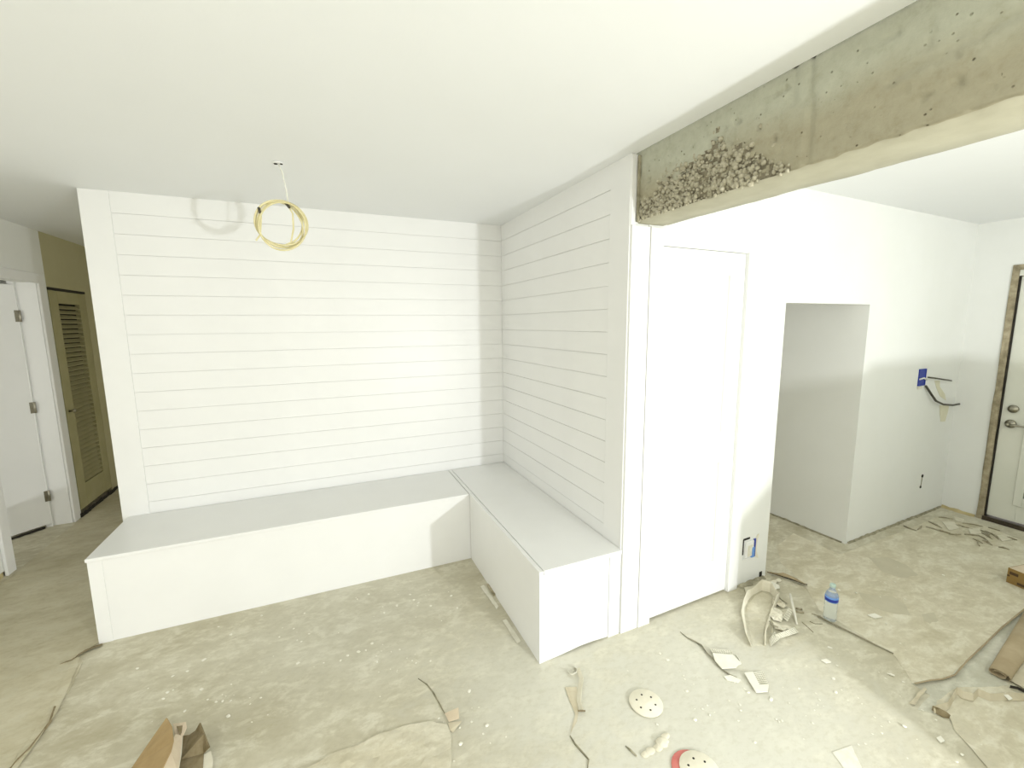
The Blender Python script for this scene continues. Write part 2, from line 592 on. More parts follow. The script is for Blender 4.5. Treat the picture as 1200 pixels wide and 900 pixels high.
# closet front wall with the opening beside it; everything here in the wall's own frame
L = lambda s: s - WX
wc = S(boxes('wall_closet', [(L(2.205), L(2.585), 0, 0.12, 0, CEIL), (L(1.49), L(2.205), 0, 0.12, 2.04, CEIL),
                            (L(1.40), L(1.49), 0.006, 0.12, 0, CEIL), (L(2.585), L(3.51), 0, 0.12, 1.774, CEIL)], 'wall_paint'))
wc.location = (WX, WY, 0)
wc.rotation_euler = (0, 0, WR)
box('trim_board', L(1.375), L(1.488), -0.012, 0.006, 0, 2.12, 'paint', wc, 0.0015)
box('trim_board', L(1.373), L(1.404), -0.004, 0.02, 2.12, CEIL - 0.004, 'paint', wc, 0.001)
wk = S(boxes('wall_kitchen', [(L(3.51), L(5.1), 0, 0.12, 0, CEIL), (L(3.51), L(3.63), 0.12, 2.4, 0, CEIL)], 'wall_paint'))
wk.location = (WX, WY, 0)
wk.rotation_euler = (0, 0, WR)
wa = S(boxes('wall_alcove', [(L(2.46), L(2.585), 0.12, 0.75, 0, CEIL), (L(1.41), L(2.46), 0.65, 0.75, 0, CEIL)], 'wall_paint'))
wa.location = (WX, WY, 0)
wa.rotation_euler = (0, 0, WR)

# closet door, two recessed panels
d1 = empty('door_1', (WX, WY, 0), WR)
S(d1)
box('casing', L(1.491), L(1.572), -0.016, 0.02, 0, 2.12, 'paint', d1, 0.0015)
box('casing', L(2.208), L(2.29), -0.016, 0.0, 0, 2.04, 'paint', d1, 0.0015)
leaf = boxes('door_leaf', [(L(1.577), L(1.69), 0.002, 0.037, 0.014, 2.0375), (L(2.085), L(2.203), 0.002, 0.037, 0.014, 2.0375),
                           (L(1.69), L(2.085), 0.002, 0.037, 1.915, 2.0375), (L(1.69), L(2.085), 0.002, 0.037, 0.85, 1.03),
                           (L(1.69), L(2.085), 0.002, 0.037, 0.014, 0.235)], 'paint', d1, 0.0008)
box('door_panel', L(1.69), L(2.085), 0.013, 0.030, 1.03, 1.915, 'paint', d1)
box('door_panel', L(1.69), L(2.085), 0.013, 0.030, 0.235, 0.85, 'paint', d1)
box('closet_dark', L(1.575), L(2.205), 0.06, 0.12, 0.0, 2.04, 'paint', d1).name = 'door_stop'

# exterior door in the right wall
RX = 5.01
wr = S(boxes('wall_right', [(RX, RX + 0.14, 1.612, 1.86, 0, CEIL), (RX, RX + 0.14, 0.55, 1.612, 2.085, CEIL), (RX, RX + 0.14, -3.0, 0.55, 0, CEIL)], 'wall_paint'))
S(box('wall_rear', 2.3, 5.15, -3.1, -3.0, 0, CEIL, 'wall_paint'))
d2 = S(empty('door_2', (RX, 0, 0)))
# weathered frame
fr = bmesh.new()
add_box(fr, -0.012, 0.10, 1.572, 1.612, 0, 2.085)
add_box(fr, -0.012, 0.10, 0.60, 1.612, 2.045, 2.085)
add_box(fr, -0.012, 0.10, 0.56, 0.60, 0, 2.085)
bmesh.ops.subdivide_edges(fr, edges=fr.edges[:], cuts=14)
for v in fr.verts:
    if v.co.x < 0.0:
        v.co.x += 0.006 * noise.noise(v.co * 14)
        v.co.y += 0.007 * noise.noise(v.co * 9 + Vector((3, 1, 2)))
from_bm('door_frame', fr, 'old_frame', d2)
box('door_trim', -0.006, 0.02, 1.30, 1.57, 2.0, 2.044, 'door_paint', d2)
box('weather_strip', 0.0, 0.03, 1.562, 1.573, 0.012, 2.04, 'dark', d2)
boxes('door_leaf', [(0.012, 0.055, 1.40, 1.562, 0.045, 1.995), (0.012, 0.055, 0.62, 0.75, 0.045, 1.995), (0.012, 0.055, 0.75, 1.40, 0.045, 0.25), (0.012, 0.055, 0.75, 1.40, 1.80, 1.995)], 'door_paint', d2, 0.002)
boxes('glass_frame', [(0.002, 0.014, 1.375, 1.425, 0.18, 1.86), (0.002, 0.014, 0.72, 0.77, 0.18, 1.86), (0.002, 0.014, 0.77, 1.375, 0.18, 0.24), (0.002, 0.014, 0.77, 1.375, 1.80, 1.86)], 'door_paint', d2, 0.003)
box('pane', 0.02, 0.03, 0.75, 1.40, 0.22, 1.82, 'door_glass', d2)
box('threshold', -0.02, 0.1, 0.6, 1.575, 0.0, 0.035, 'bronze', d2)
lathe('deadbolt', [(0.030, 0.012), (0.032, 0.0), (0.030, -0.010), (0.018, -0.012), (0.016, -0.022), (0.012, -0.024)], 'nickel', d2, 18, (0.0, 1.497, 0.957), 'X')
hd = lathe('door_handle', [(0.032, 0.012), (0.034, 0.0), (0.030, -0.012), (0.014, -0.016), (0.012, -0.05), (0.009, -0.055)], 'nickel', d2, 18, (0.0, 1.500, 0.835), 'X')
tube('lever', [(-0.045, 1.500, 0.835), (-0.048, 1.47, 0.834), (-0.046, 1.43, 0.832), (-0.042, 1.385, 0.828)], [0.009, 0.008, 0.007, 0.006], 'nickel', hd)

# hall on the left
HX = -2.06
wl = S(boxes('wall_left', [(HX - 0.12, HX, 4.76, 4.885, 0, CEIL), (HX - 0.12, HX, 3.945, 4.76, 2.02, CEIL), (HX - 0.12, HX, 2.6, 3.945, 0.04, CEIL)], 'wall_paint'))
S(boxes('wall_corridor', [(HX - 0.12, HX, 4.885, 5.52, 2.0, CEIL), (HX - 0.12, HX, 5.52, 7.0, 0, CEIL)], 'hall_shade_paint'))
S(box('wall_hall', -2.2, 1.41, 6.2, 6.3, 0, CEIL, 'hall_shade_paint'))
S(box('wall_bedroom', -4.1, -4.0, 2.4, 7.0, 0, CEIL, 'wall_paint'))
S(box('wall_bedroom', -4.1, HX - 0.12, 7.0, 7.1, 0, CEIL, 'wall_paint'))
box('sill_plate', HX - 0.1, HX - 0.006, 2.6, 3.86, 0.0, 0.04, 'raw_wood', wl)
d3 = S(empty('door_3', (HX, 0, 0)))
box('casing', 0.0, 0.018, 4.745, 4.83, 0.0, 2.09, 'paint', d3, 0.003)
box('casing', 0.0, 0.018, 3.862, 3.95, 0.0, 2.09, 'paint', d3, 0.003)
box('casing', 0.0, 0.018, 3.95, 4.745, 2.015, 2.09, 'paint', d3, 0.003)
box('jamb', -0.12, 0.0, 4.742, 4.76, 0.0, 2.02, 'paint', d3)
box('door_stop', -0.16, -0.12, 4.72, 4.80, 0.0, 2.05, 'paint', d3)
box('jamb', -0.12, 0.0, 3.945, 3.962, 0.0, 2.02, 'paint', d3)
dl = empty('door_leaf', (-0.135, 4.735, 0), 0)
dl.parent = d3
dl.rotation_euler = (0, 0, math.radians(-132))
boxes('door_slab', [(0.0, 0.78, -0.018, 0.018, 0.03, 2.0)], 'paint', dl, 0.002)
for zz in (0.27, 1.02, 1.755):
    hg = lathe('hinge', [(0.007, zz - 0.045), (0.008, zz - 0.044), (0.008, zz + 0.044), (0.007, zz + 0.045)], 'nickel', dl, 10, (-0.006, 0.024, 0))
    box('hinge_plate', 0.0, 0.022, 0.0175, 0.021, zz - 0.045, zz + 0.045, 'nickel', dl)

# louvred closet door
d4 = S(empty('door_4', (HX, 0, 0)))
box('door_stop', -0.11, -0.06, 4.885, 5.52, 0.0, 2.0, 'dark', d4)  # dark sheet standing in for the shade behind the slats
boxes('door_leaf', [(-0.035, 0.0, 4.90, 5.03, 0.05, 1.975), (-0.035, 0.0, 5.39, 5.515, 0.05, 1.975), (-0.035, 0.0, 5.03, 5.39, 1.87, 1.975), (-0.035, 0.0, 5.03, 5.39, 0.05, 0.26)], 'louver_shade_paint', d4, 0.002)
box('top_track', -0.045, 0.002, 4.89, 5.52, 1.978, 1.998, 'dark', d4)
slat0 = None
zs = [0.285 + 0.042 * k for k in range(38)]
for zz in zs:
    if slat0 is None:
        bm = bmesh.new()
        add_box(bm, -0.022, 0.022, 5.03, 5.39, -0.003, 0.003)
        slat0 = from_bm('slat', bm, 'louver_shade_paint', d4)
        s_ = slat0
        me = slat0.data
        me.transform(Matrix.Rotation(math.radians(40), 4, Vector((0, 1, 0))))
    else:
        s_ = slat0.copy()
        col.objects.link(s_)
        s_.parent = d4
    s_.location = (-0.018, 0, zz)
lathe('door_knob', [(0.008, 0.0), (0.008, 0.02), (0.016, 0.028), (0.018, 0.036), (0.012, 0.044), (0.004, 0.046)], 'nickel', d4, 14, (0, 4.945, 0.94), 'X')

# unseen half-height slab, added and shaped to cast the far corner's shadow
pl = [(2.03, 0.0), (2.03, 0.756), (2.155, 0.84), (2.64, 1.18), (4.3, 1.18), (4.3, 0.0)]
S(prism('shadow_blocker', [Vector((x, -0.16, z)) for x, z in pl], Vector((0, 0.1, 0)), 'wall_paint'))

# bare strips where the baseboards were taken off, and a painted door shade
def gap(name, a, b, wid, hgt, mat, nrm, seed):
    bm = bmesh.new()
    n = max(4, int((b - a).length / 0.025))
    rows = []
    for i in range(n + 1):
        p = a.lerp(b, i / n)
        h = hgt * (0.55 + 0.9 * abs(noise.noise(Vector((i * 0.33, seed, 1)))))
        w = wid * (0.5 + 1.0 * abs(noise.noise(Vector((i * 0.41, seed, 5)))))
        rows.append([bm.verts.new(p + Vector((0, 0, h))), bm.verts.new(p + nrm * w * 0.4 + Vector((0, 0, h * 0.5))), bm.verts.new(p + nrm * w + Vector((0, 0, 0.001)))])
    for i in range(n):
        for k in range(2):
            bm.faces.new((rows[i][k], rows[i][k + 1], rows[i + 1][k + 1], rows[i + 1][k]))
    return S(from_bm(name, bm, mat))


wn = Vector((math.sin(WR), -math.cos(WR), 0))
gap('trim_1', WP(3.53, -0.002, 0), WP(5.0, -0.002, 0), 0.02, 0.02, 'grime_and_shade', wn, 1)
gap('trim_2', WP(3.507, 0.02, 0), WP(3.507, 1.0, 0), 0.015, 0.018, 'grime_and_shade', Vector((-1, 0, 0)), 2)
gap('trim_3', Vector((RX - 0.002, 1.62, 0)), Vector((RX - 0.002, 1.84, 0)), 0.035, 0.03, 'raw_wood', Vector((-1, 0, 0)), 3)
gap('trim_4', WP(2.31, -0.002, 0), WP(2.56, -0.002, 0), 0.04, 0.014, 'grime_and_shade', wn, 4)
gap('under_door_shade', Vector((HX - 0.16, 4.70, 0)), Vector((HX - 0.68, 4.12, 0)), 0.02, 0.028, 'dark', Vector((0.74, -0.67, 0)), 8)  # dark strip painted as the shade under the open door
gap('trim_5', Vector((HX + 0.002, 4.84, 0)), Vector((HX + 0.002, 6.1, 0)), 0.03, 0.03, 'dark', Vector((1, 0, 0)), 6)

# ------------------------------------------------------------------ concrete beam
beam = empty('concrete_beam', (1.41, 0, 2.14))
tag(beam, 'raw grey concrete beam with pebbly honeycombed end, over the wide opening', 'beam')
y0, y1, zt = -1.2, 1.742, 0.31
NY, NZ = 300, 34


def honey(y, z):
    """where the cast left its pebbles bare: a wedge that starts at the wall end and climbs to the right"""
    t = (1.74 - y) / 0.72
    if t < 0 or t > 1.15:
        return 0.0
    top = 0.09 + 0.15 * min(1, t / 0.62) if t < 0.62 else 0.23 * max(0.0, 1 - (t - 0.62) / 0.5)
    low = 0.0
    nz = (0.07 * noise.noise(Vector((y * 12, z * 12, 4))) + 0.05 * noise.noise(Vector((y * 34, z * 34, 6)))) * max(0.0, min(1.0, (1.12 - t) / 0.35))
    return max(0.0, min(1.0, (top + nz - z) / 0.05))


bm = bmesh.new()
grid = []
for i in range(NY + 1):
    y = y0 + (y1 - y0) * i / NY
    row = []
    for k in range(NZ + 1):
        z = zt * k / NZ
        d = 0.0025 * noise.noise(Vector((y * 5, z * 6, 0))) + 0.0012 * noise.noise(Vector((y * 40, z * 40, 2)))
        pit = noise.noise(Vector((y * 33, z * 33, 9)))
        if pit > 0.46 - 0.06 * (z < 0.15):
            d += 0.012 * (pit - 0.40) / 0.3
        h = honey(y, z)
        d += h * (0.009 + 0.004 * noise.noise(Vector((y * 60, z * 60, 7))))
        # board joint and a slanting crack
        j = abs(y - (0.935 + 0.01 * z))
        if j < 0.009:
            d += 0.007
        if abs(y - 0.99) < 0.009 and z > 0.2:
            d += 0.006
        ck = abs(z - (0.17 - 0.08 * (y - 0.45) + 0.012 * noise.noise(Vector((y * 9, 1, 1)))))
        if ck < 0.008 and y < 0.75:
            d += 0.007
        edge = 0.0
        if k == 0:
            edge = 0.006 * noise.noise(Vector((y * 25, 0, 3)))
        row.append(bm.verts.new((d, y, z + edge)))
    grid.append(row)
for i in range(NY):
    for k in range(NZ):
        bm.faces.new((grid[i][k], grid[i + 1][k], grid[i + 1][k + 1], grid[i][k + 1]))
# top, back and ends
tb = [bm.verts.new((0.2, r[0].co.y, zt)) for r in grid]
bb = [bm.verts.new((0.2, r[0].co.y, 0.0)) for r in grid]
for i in range(NY):
    bm.faces.new((grid[i][NZ], grid[i + 1][NZ], tb[i + 1], tb[i]))
    bm.faces.new((tb[i], tb[i + 1], bb[i + 1], bb[i]))
    bm.faces.new((bb[i], bb[i + 1], grid[i + 1][0], grid[i][0]))
bm.faces.ensure_lookup_table()
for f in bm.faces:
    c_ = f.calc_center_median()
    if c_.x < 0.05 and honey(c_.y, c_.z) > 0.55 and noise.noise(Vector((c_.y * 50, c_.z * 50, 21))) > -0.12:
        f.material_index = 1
bo = from_bm('beam_body', bm, 'concrete', beam, True)
bo.data.materials.append(M['void_shade'])
# pebbles left bare by the cast
bm = bmesh.new()
n = 0
while n < 860:
    y = random.uniform(0.95, 1.735)
    z = random.uniform(0.0, 0.25)
    if random.random() > honey(y, z) + (0.035 if z < 0.2 and y > 1.0 else 0.0):
        continue
    if random.random() > 0.35 + 0.65 * max(0, min(1, 0.6 + noise.noise(Vector((y * 8, z * 8, 12))))):
        continue
    r = random.uniform(0.0035, 0.0075) if random.random() < .75 else random.uniform(0.0075, 0.0115)
    mt = Matrix.Translation((0.008 + random.uniform(-.004, .003), y, z)) @ Matrix.Rotation(random.uniform(0, 6), 4, Vector((random.random(), random.random(), random.random() + .1)).normalized()) @ Matrix.Diagonal((r * random.uniform(.75, 1), r * random.uniform(.85, 1.25), r, 1))
    bmesh.ops.create_icosphere(bm, subdivisions=2 if r > 0.007 else 1, radius=1.0, matrix=mt)
    n += 1
tag(from_bm('exposed_aggregate', bm, 'aggregate', beam, True), None, None, None, 'stuff')
# skim coat on the underside with a ragged far edge
bm = bmesh.new()
top, bot = [], []
for i in range(141):
    y = y0 + (1.74 - y0) * i / 140
    wr_ = 0.165 + 0.07 * max(0, min(1, (1.75 - y) / 1.1)) + 0.012 * noise.noise(Vector((y * 6, 0, 1))) + 0.005 * noise.noise(Vector((y * 25, 0, 1)))
    wl_ = 0.006 + 0.006 * noise.noise(Vector((y * 18, 4, 1)))
    cs = [(wl_, 0.002), (wl_ + 0.01, -0.008), (wr_ * 0.6, -0.009 + 0.002 * noise.noise(Vector((y * 8, 2, 2)))), (wr_, -0.007), (wr_ + 0.004, 0.05)]
    row = [bm.verts.new((a, y, b)) for a, b in cs]
    if i:
        for k in range(4):
            bm.faces.new((prev[k], prev[k + 1], row[k + 1], row[k]))
    prev = row
from_bm('skim_coat', bm, 'soffit', beam, True)
# the far side of the beam is plastered over
box('plaster_face', 0.2, 0.25, y0, 1.735, 0.02, zt - 0.002, 'wall_paint', beam)
# dark joint along the top
box('top_joint', 0.004, 0.19, y0, 1.735, zt, zt + 0.012, 'dark', beam)
gp = boxes('edge_board', [(-0.012, 0.0, 1.706, 1.716, -0.005, 0.29)], 'grime_and_shade', beam)

# ------------------------------------------------------------------ built-in benches
BZ = 0.482
bl = empty('banquette_bench', (-0.2, 3.05, 0))
tag(bl, 'long white built-in bench along the back shiplap wall', 'bench')
o = bl.location
def LB(n, x0, x1, y0, y1, z0, z1, mat='paint', par=bl, bev=0.001):
    p = par.location
    return box(n, x0 - p.x, x1 - p.x, y0 - p.y, y1 - p.y, z0, z1, mat, par, bev)


FY = 2.787
fpts = [Vector((-1.175 - o.x, FY - o.y, 0.001)), Vector((0.8803 - o.x, FY - o.y - 0.012, 0.001)), Vector((0.8803 - o.x, FY - o.y - 0.012, BZ - 0.018)), Vector((-1.175 - o.x, FY - o.y, BZ - 0.018))]
prism('front_panel', fpts, Vector((0, 0.018, 0)), 'paint', bl)
LB('corner_trim', -1.182, -1.122, FY - 0.004, FY + 0.02, 0.0, BZ - 0.018)
LB('end_panel', -1.182, -1.164, FY + 0.02, BY - 0.007, 0.0, BZ - 0.018)
LB('seat', -1.186, 0.877, FY - 0.006 - 0.006, BY - 0.006, BZ - 0.018, BZ, bev=0.002)
bs = empty('banquette_bench', (1.13, 2.5, 0))
tag(bs, 'short white built-in bench running forward under the side shiplap wall', 'bench')
LB('front_panel', 0.8815, 0.9035, WY + 0.018, FY - 0.01, 0.0, BZ - 0.018, par=bs)
# end panel with a hollow at its foot
o = bs.location
ep = [(0.8815, 0.0), (1.0, 0.004), (1.12, 0.013), (1.2, 0.012), (1.295, 0.004), (1.295, BZ - 0.018), (0.8815, BZ - 0.018)]
prism('end_panel', [WP(s, 0.0, z) - o for s, z in ep], Vector((0, 0.018, 0)), 'paint', bs)
prism('corner_trim', [WP(s, -0.003, z) - o for s, z in ((1.297, 0.0), (1.368, 0.0), (1.368, BZ - 0.0), (1.297, BZ - 0.018))], Vector((0, 0.02, 0)), 'paint', bs)
bm = bmesh.new()
for (x0, x1, yy0, yy1) in ((0.907, BX - 0.0015, WY + 0.002, BY - 0.006), (0.880, 0.9035, WY - 0.001, BY - 0.006)):
    add_box(bm, x0 - o.x, x1 - o.x, yy0 - o.y, yy1 - o.y, BZ - 0.018, BZ + 0.002, 0.0015)
from_bm('seat', bm, 'paint', bs)

# ------------------------------------------------------------------ cable hanging from the ceiling
C0 = at(326, 190, CEIL)
eb = empty('electrical_box', (C0.x, C0.y, CEIL - 0.001))
tag(eb, 'small white ceiling outlet with two dark knockouts above the hanging coil', 'outlet')
lathe('cover', [(0.024, 0.0), (0.024, -0.004), (0.02, -0.006)], 'paint', eb, 20)
lathe('knockout', [(0.008, -0.005), (0.008, -0.009), (0.006, -0.0095)], 'dark', eb, 8, (-0.012, 0.003, 0))
lathe('knockout', [(0.006, -0.005), (0.006, -0.009), (0.005, -0.0095)], 'dark', eb, 8, (0.013, -0.003, 0))


def coil_pt(px, py, dy=0.0):
    return at_y(px, py, C0.y + dy)


cc = empty('cable_coil', coil_pt(328, 262))
tag(cc, 'pale yellow electrical cable coiled in loose rings, hanging from the ceiling', 'cable')
bm = bmesh.new()
o = cc.location
loops = [(329, 264, 31.5, 25, 0.55, 0.0), (327, 263, 30, 24, 0.75, 0.01), (330, 262, 33, 26, 0.45, -0.012), (326, 260, 28, 24, 0.3, 0.018), (331, 265, 29, 27, 0.9, -0.02)]
pts = []
for li, (cx, cy, rx, ry, tl, dy) in enumerate(loops):
    for k in range(36):
        a = math.radians(-75) + 2 * math.pi * k / 36
        f = k / 36
        nx = loops[min(li + 1, len(loops) - 1)]
        q = [u + (v - u) * f for u, v in zip((cx, cy, rx, ry, tl, dy), nx)]
        x, y = q[2] * math.cos(a), q[3] * math.sin(a)
        pts.append(coil_pt(q[0] + x * math.cos(q[4]) - y * math.sin(q[4]), q[1] + x * math.sin(q[4]) + y * math.cos(q[4]), q[5] + 0.012 * math.sin(3 * a + li)) - o)
add_tube(bm, pts, 0.0044, 7)
for pp in ([(304, 242), (306, 255), (305, 275), (300, 282)], [(337, 240), (343, 250), (344, 268), (341, 284), (335, 287)]):
    add_tube(bm, [coil_pt(x, y, -0.012) - o for x, y in pp], 0.004, 7)
from_bm('coil', bm, 'sheath', cc, True)
tube('drop_cable', [Vector((C0.x, C0.y, CEIL - 0.008)) - o, coil_pt(331, 202) - o, coil_pt(335, 220) - o, coil_pt(338, 240) - o], 0.0035, 'white_sheath', cc)
tube('tie', [coil_pt(335, 238) - o, coil_pt(339, 243, -0.02) - o], 0.007, 'black_wire', cc)
tube('tie', [coil_pt(303, 243, -0.02) - o, coil_pt(305, 250, -0.02) - o], 0.006, 'black_wire', cc)

# ------------------------------------------------------------------ boxes and wires on the walls
def wall_thing(name, s, z, label, cat):
    e = empty(name, WP(s, 0, z), WR)
    return tag(e, label, cat)


ob = wall_thing('outlet_box', 2.404, 0.235, 'open blue outlet box with white insert, low on the wall by closet door', 'outlet box')
boxes('box_shell', [(-0.055, -0.050, -0.004, 0.04, -0.065, 0.065), (0.050, 0.055, -0.004, 0.04, -0.065, 0.065), (-0.05, 0.05, -0.004, 0.04, -0.065, -0.06), (-0.05, 0.05, -0.004, 0.04, 0.06, 0.065)], 'paint', ob)
box('blue_side', 0.036, 0.051, -0.009, 0.03, -0.06, 0.06, 'blue_box', ob)
box('cut_edge', -0.064, -0.055, -0.002, 0.003, -0.03, 0.07, 'dark', ob)
box('cut_edge', -0.062, 0.0, -0.002, 0.003, 0.066, 0.078, 'dark', ob)
box('insert', -0.046, 0.03, -0.012, 0.004, -0.05, 0.055, 'paint', ob, 0.003)
box('insert_face', -0.03, 0.016, -0.015, -0.008, -0.045, 0.03, 'tape', ob, 0.002)
box('side_tab', 0.008, 0.034, -0.0165, 0.003, -0.058, 0.01, 'blue_light', ob, 0.002)
prism('torn_paper', [Vector(p) for p in ((0.058, -0.002, 0.07), (0.078, -0.004, 0.085), (0.066, -0.003, 0.03), (0.068, -0.003, -0.03), (0.088, -0.004, -0.085), (0.052, -0.003, -0.062))], Vector((0, -0.003, 0)), 'disc', ob)
nb = wall_thing('wall_notch', 2.535, 0.022, 'small dark notch cut into the wall foot below the outlet box', 'notch')
box('recess', -0.012, 0.012, -0.003, 0.01, -0.02, 0.02, 'dark', nb)

s_, z_ = on_wall(1080, 441)
bb_ = wall_thing('outlet_box', s_, z_, 'deep blue outlet box set in the far kitchen wall', 'outlet box')
boxes('box_shell', [(-0.055, -0.048, -0.008, 0.05, -0.075, 0.06), (0.048, 0.055, -0.008, 0.05, -0.075, 0.06), (-0.048, 0.048, -0.008, 0.05, -0.075, -0.068), (-0.048, 0.048, -0.008, 0.05, 0.053, 0.06), (-0.048, 0.048, -0.004, 0.05, -0.068, 0.053)], 'blue_box', bb_)
tube('white_wire', [(-0.055, -0.012, -0.02), (0.0, -0.016, -0.012), (0.06, -0.012, -0.03)], 0.006, 'white_sheath', bb_)
box('clamp', -0.055, 0.0, -0.012, -0.004, -0.10, -0.078, 'tape', bb_)


def wires(name, pix, r, mat, label, cat='wire', out=0.03):
    s0, z0 = on_wall(*pix[0])
    e = empty(name, WP(s0, -0.006, z0), WR)
    tag(e, label, cat)
    pts = []
    for i, q in enumerate(pix):
        s, z = on_wall(*q)
        pts.append((s - s0, -0.004 - out * math.sin(math.pi * i / (len(pix) - 1)), z - z0))
    tube('conductor', pts, r, mat, e)
    return e


wires('electrical_wire', [(1086, 442), (1092, 443), (1098, 444), (1106, 445), (1113, 446)], 0.006, 'black_wire', 'short dark wire poking straight out of the blue kitchen box')
wires('electrical_wire', [(1083, 452), (1087, 462), (1090, 469), (1098, 473), (1110, 474), (1124, 472), (1137, 468)], 0.008, 'black_wire', 'longer dark wire drooping in a hook below the blue kitchen box')


def drip(pix, label):
    s0, z0 = on_wall(*pix[0])
    e = prism('glue_drip', [WP(*[on_wall(*q)[0], -0.0005, on_wall(*q)[1]]) for q in pix], WP(0, -0.002, 0) - WP(0, 0, 0), 'glue')
    tag(e, label, 'stain')


drip([(1095, 446), (1101, 446), (1101, 453), (1107, 462), (1108, 469), (1101, 464), (1097, 454)], 'faint yellow glue run between the two dark kitchen wires')
drip([(1101, 475), (1112, 475), (1110, 484), (1107, 494), (1102, 494), (1101, 484)], 'yellow glue run hanging under the drooping kitchen wire')
s_, z_ = on_wall(1080, 563)
pz = wall_thing('wall_plug', s_, z_, 'two small dark holes joined by a scratch, low on the kitchen wall', 'hole')
lathe('hole', [(0.014, 0.001), (0.014, -0.004), (0.009, -0.005)], 'dark', pz, 10, (0.0, 0, 0.04), 'Y')
lathe('hole', [(0.012, 0.001), (0.012, -0.004), (0.008, -0.005)], 'dark', pz, 10, (-0.01, 0, -0.055), 'Y')
tube('scratch', [(0, -0.002, 0.035), (-0.006, -0.003, 0.0), (-0.01, -0.002, -0.05)], 0.003, 'grime_and_shade', pz, 5)

# ------------------------------------------------------------------ water bottle
P = at(972, 727)
wbt = empty('water_bottle', (P.x, P.y, 0.008))
tag(wbt, 'clear plastic water bottle with a blue label band, on the papered floor', 'bottle')
k = 0.215 / 0.22
lathe('bottle_body', [(0.004, 0.002), (0.026, 0.0), (0.031, 0.006), (0.0315, 0.03), (0.029, 0.045), (0.0315, 0.06), (0.0295, 0.072), (0.0315, 0.085), (0.0315, 0.11), (0.030, 0.116), (0.030, 0.142), (0.031, 0.146), (0.027, 0.160), (0.018, 0.176), (0.0125, 0.186), (0.0125, 0.200)], 'bottle', wbt, 24)
lb_ = lathe('label', [(0.0312, 0.114), (0.0318, 0.115), (0.0318, 0.143), (0.0312, 0.144)], 'blue_light', wbt, 24)
lathe('label_stripe', [(0.0319, 0.118), (0.0322, 0.119), (0.0322, 0.133), (0.0319, 0.134)], 'blue_box', lb_, 24)
M['cap'] = mottled('pale_green_cap', (0.42, 0.55, 0.48), (0.50, 0.62, 0.55), 30, 0.4)
lathe('cap', [(0.013, 0.194), (0.0145, 0.195), (0.0145, 0.210), (0.013, 0.212), (0.004, 0.2125)], 'cap', wbt, 18)

# rod beside it
A, B = at(958, 722, 0.012), at(1047, 766, 0.006)
tag(tube('metal_rod', [A, A.lerp(B, .5), B], [0.005, 0.0042, 0.003], 'rod'), 'thin grey rod lying past the foot of the water bottle', 'rod')
A, B = at(968, 735, 0.006), at(982, 729, 0.006)

# ------------------------------------------------------------------ floor paper and debris
def F(lst, z=0.0):
    return [at(x, y, z) for x, y in lst]


def flo(name, pix, mat, label, cat, z=0.001, group=None, **kw):
    e = sheet(name, F(pix), mat, z=z, **kw)
    return tag(e, label, cat, group)


HP = F([(118, 752), (92, 768), (97, 776), (88, 795), (80, 812), (68, 822), (66, 836), (57, 850), (40, 872), (22, 890), (12, 905), (-20, 960)]) + [Vector((-2.0, 1.4, 0)), Vector((-2.02, 3.8, 0)), Vector((-2.03, 4.4, 0)), Vector((-2.03, 6.1, 0)), Vector((-1.23, 6.1, 0)), Vector((-1.23, 3.5, 0)), Vector((-1.205, 2.9, 0))]
tag(sheet('floor_paper', HP, 'hall_paper', z=0.0005, th=0.0025, crumple=0.004, freq=5, grid=0.11, step=0.035, rough=0.004), 'trodden brown floor paper running from the hall past the long bench', 'floor paper')
# lifted dark lip at its edge, by the bench
pl_ = [(120, 754), (110, 757), (100, 761), (92, 766), (84, 772), (70, 778)]
tag(ribbon('paper_edge', F(pl_, 0.002), [at(x, y + (1.5 if i < 5 else 0), 0.014 if i < 4 else 0.006) for i, (x, y) in enumerate(pl_)], 'cardboard_dark'), 'dark lifted paper edge at the long bench left corner', 'paper scrap')
pl_ = [(66, 828), (60, 846), (48, 862), (35, 878), (24, 888), (15, 899), (8, 908)]
tag(ribbon('paper_edge', F(pl_, 0.002), [at(x - 3, y, 0.010) for x, y in pl_], 'cardboard_dark'), 'dark curled edge of the hall paper at the bottom left corner', 'paper scrap')
flo('paper_strip', [(88, 770), (94, 772), (84, 800), (66, 838), (40, 875), (20, 902), (10, 902), (40, 860), (62, 822), (78, 790)], 'hall_paper', 'long narrow torn strip along the hall paper edge', 'paper scrap', z=0.004, crumple=0.006, grid=0.04)

# right-hand room paper
RP = F([(1200, 713), (1175, 733), (1150, 757), (1128, 778), (1112, 794), (1102, 798), (1085, 799), (1070, 802), (1050, 770), (1010, 745), (960, 715), (945, 690), (930, 672), (915, 660), (910, 640), (930, 625), (985, 650), (1010, 640), (1060, 622), (1100, 605), (1150, 615), (1200, 634)])
RP += [Vector((4.9, 0.9, 0)), Vector((4.2, 0.55, 0))]
tag(sheet('floor_paper', RP, 'paper', z=0.0003, th=0.0007, crumple=0.0, freq=5, grid=0.1, step=0.03, rough=0.004, seed=2), 'dusty tan floor paper across the kitchen, by the back door', 'floor paper')
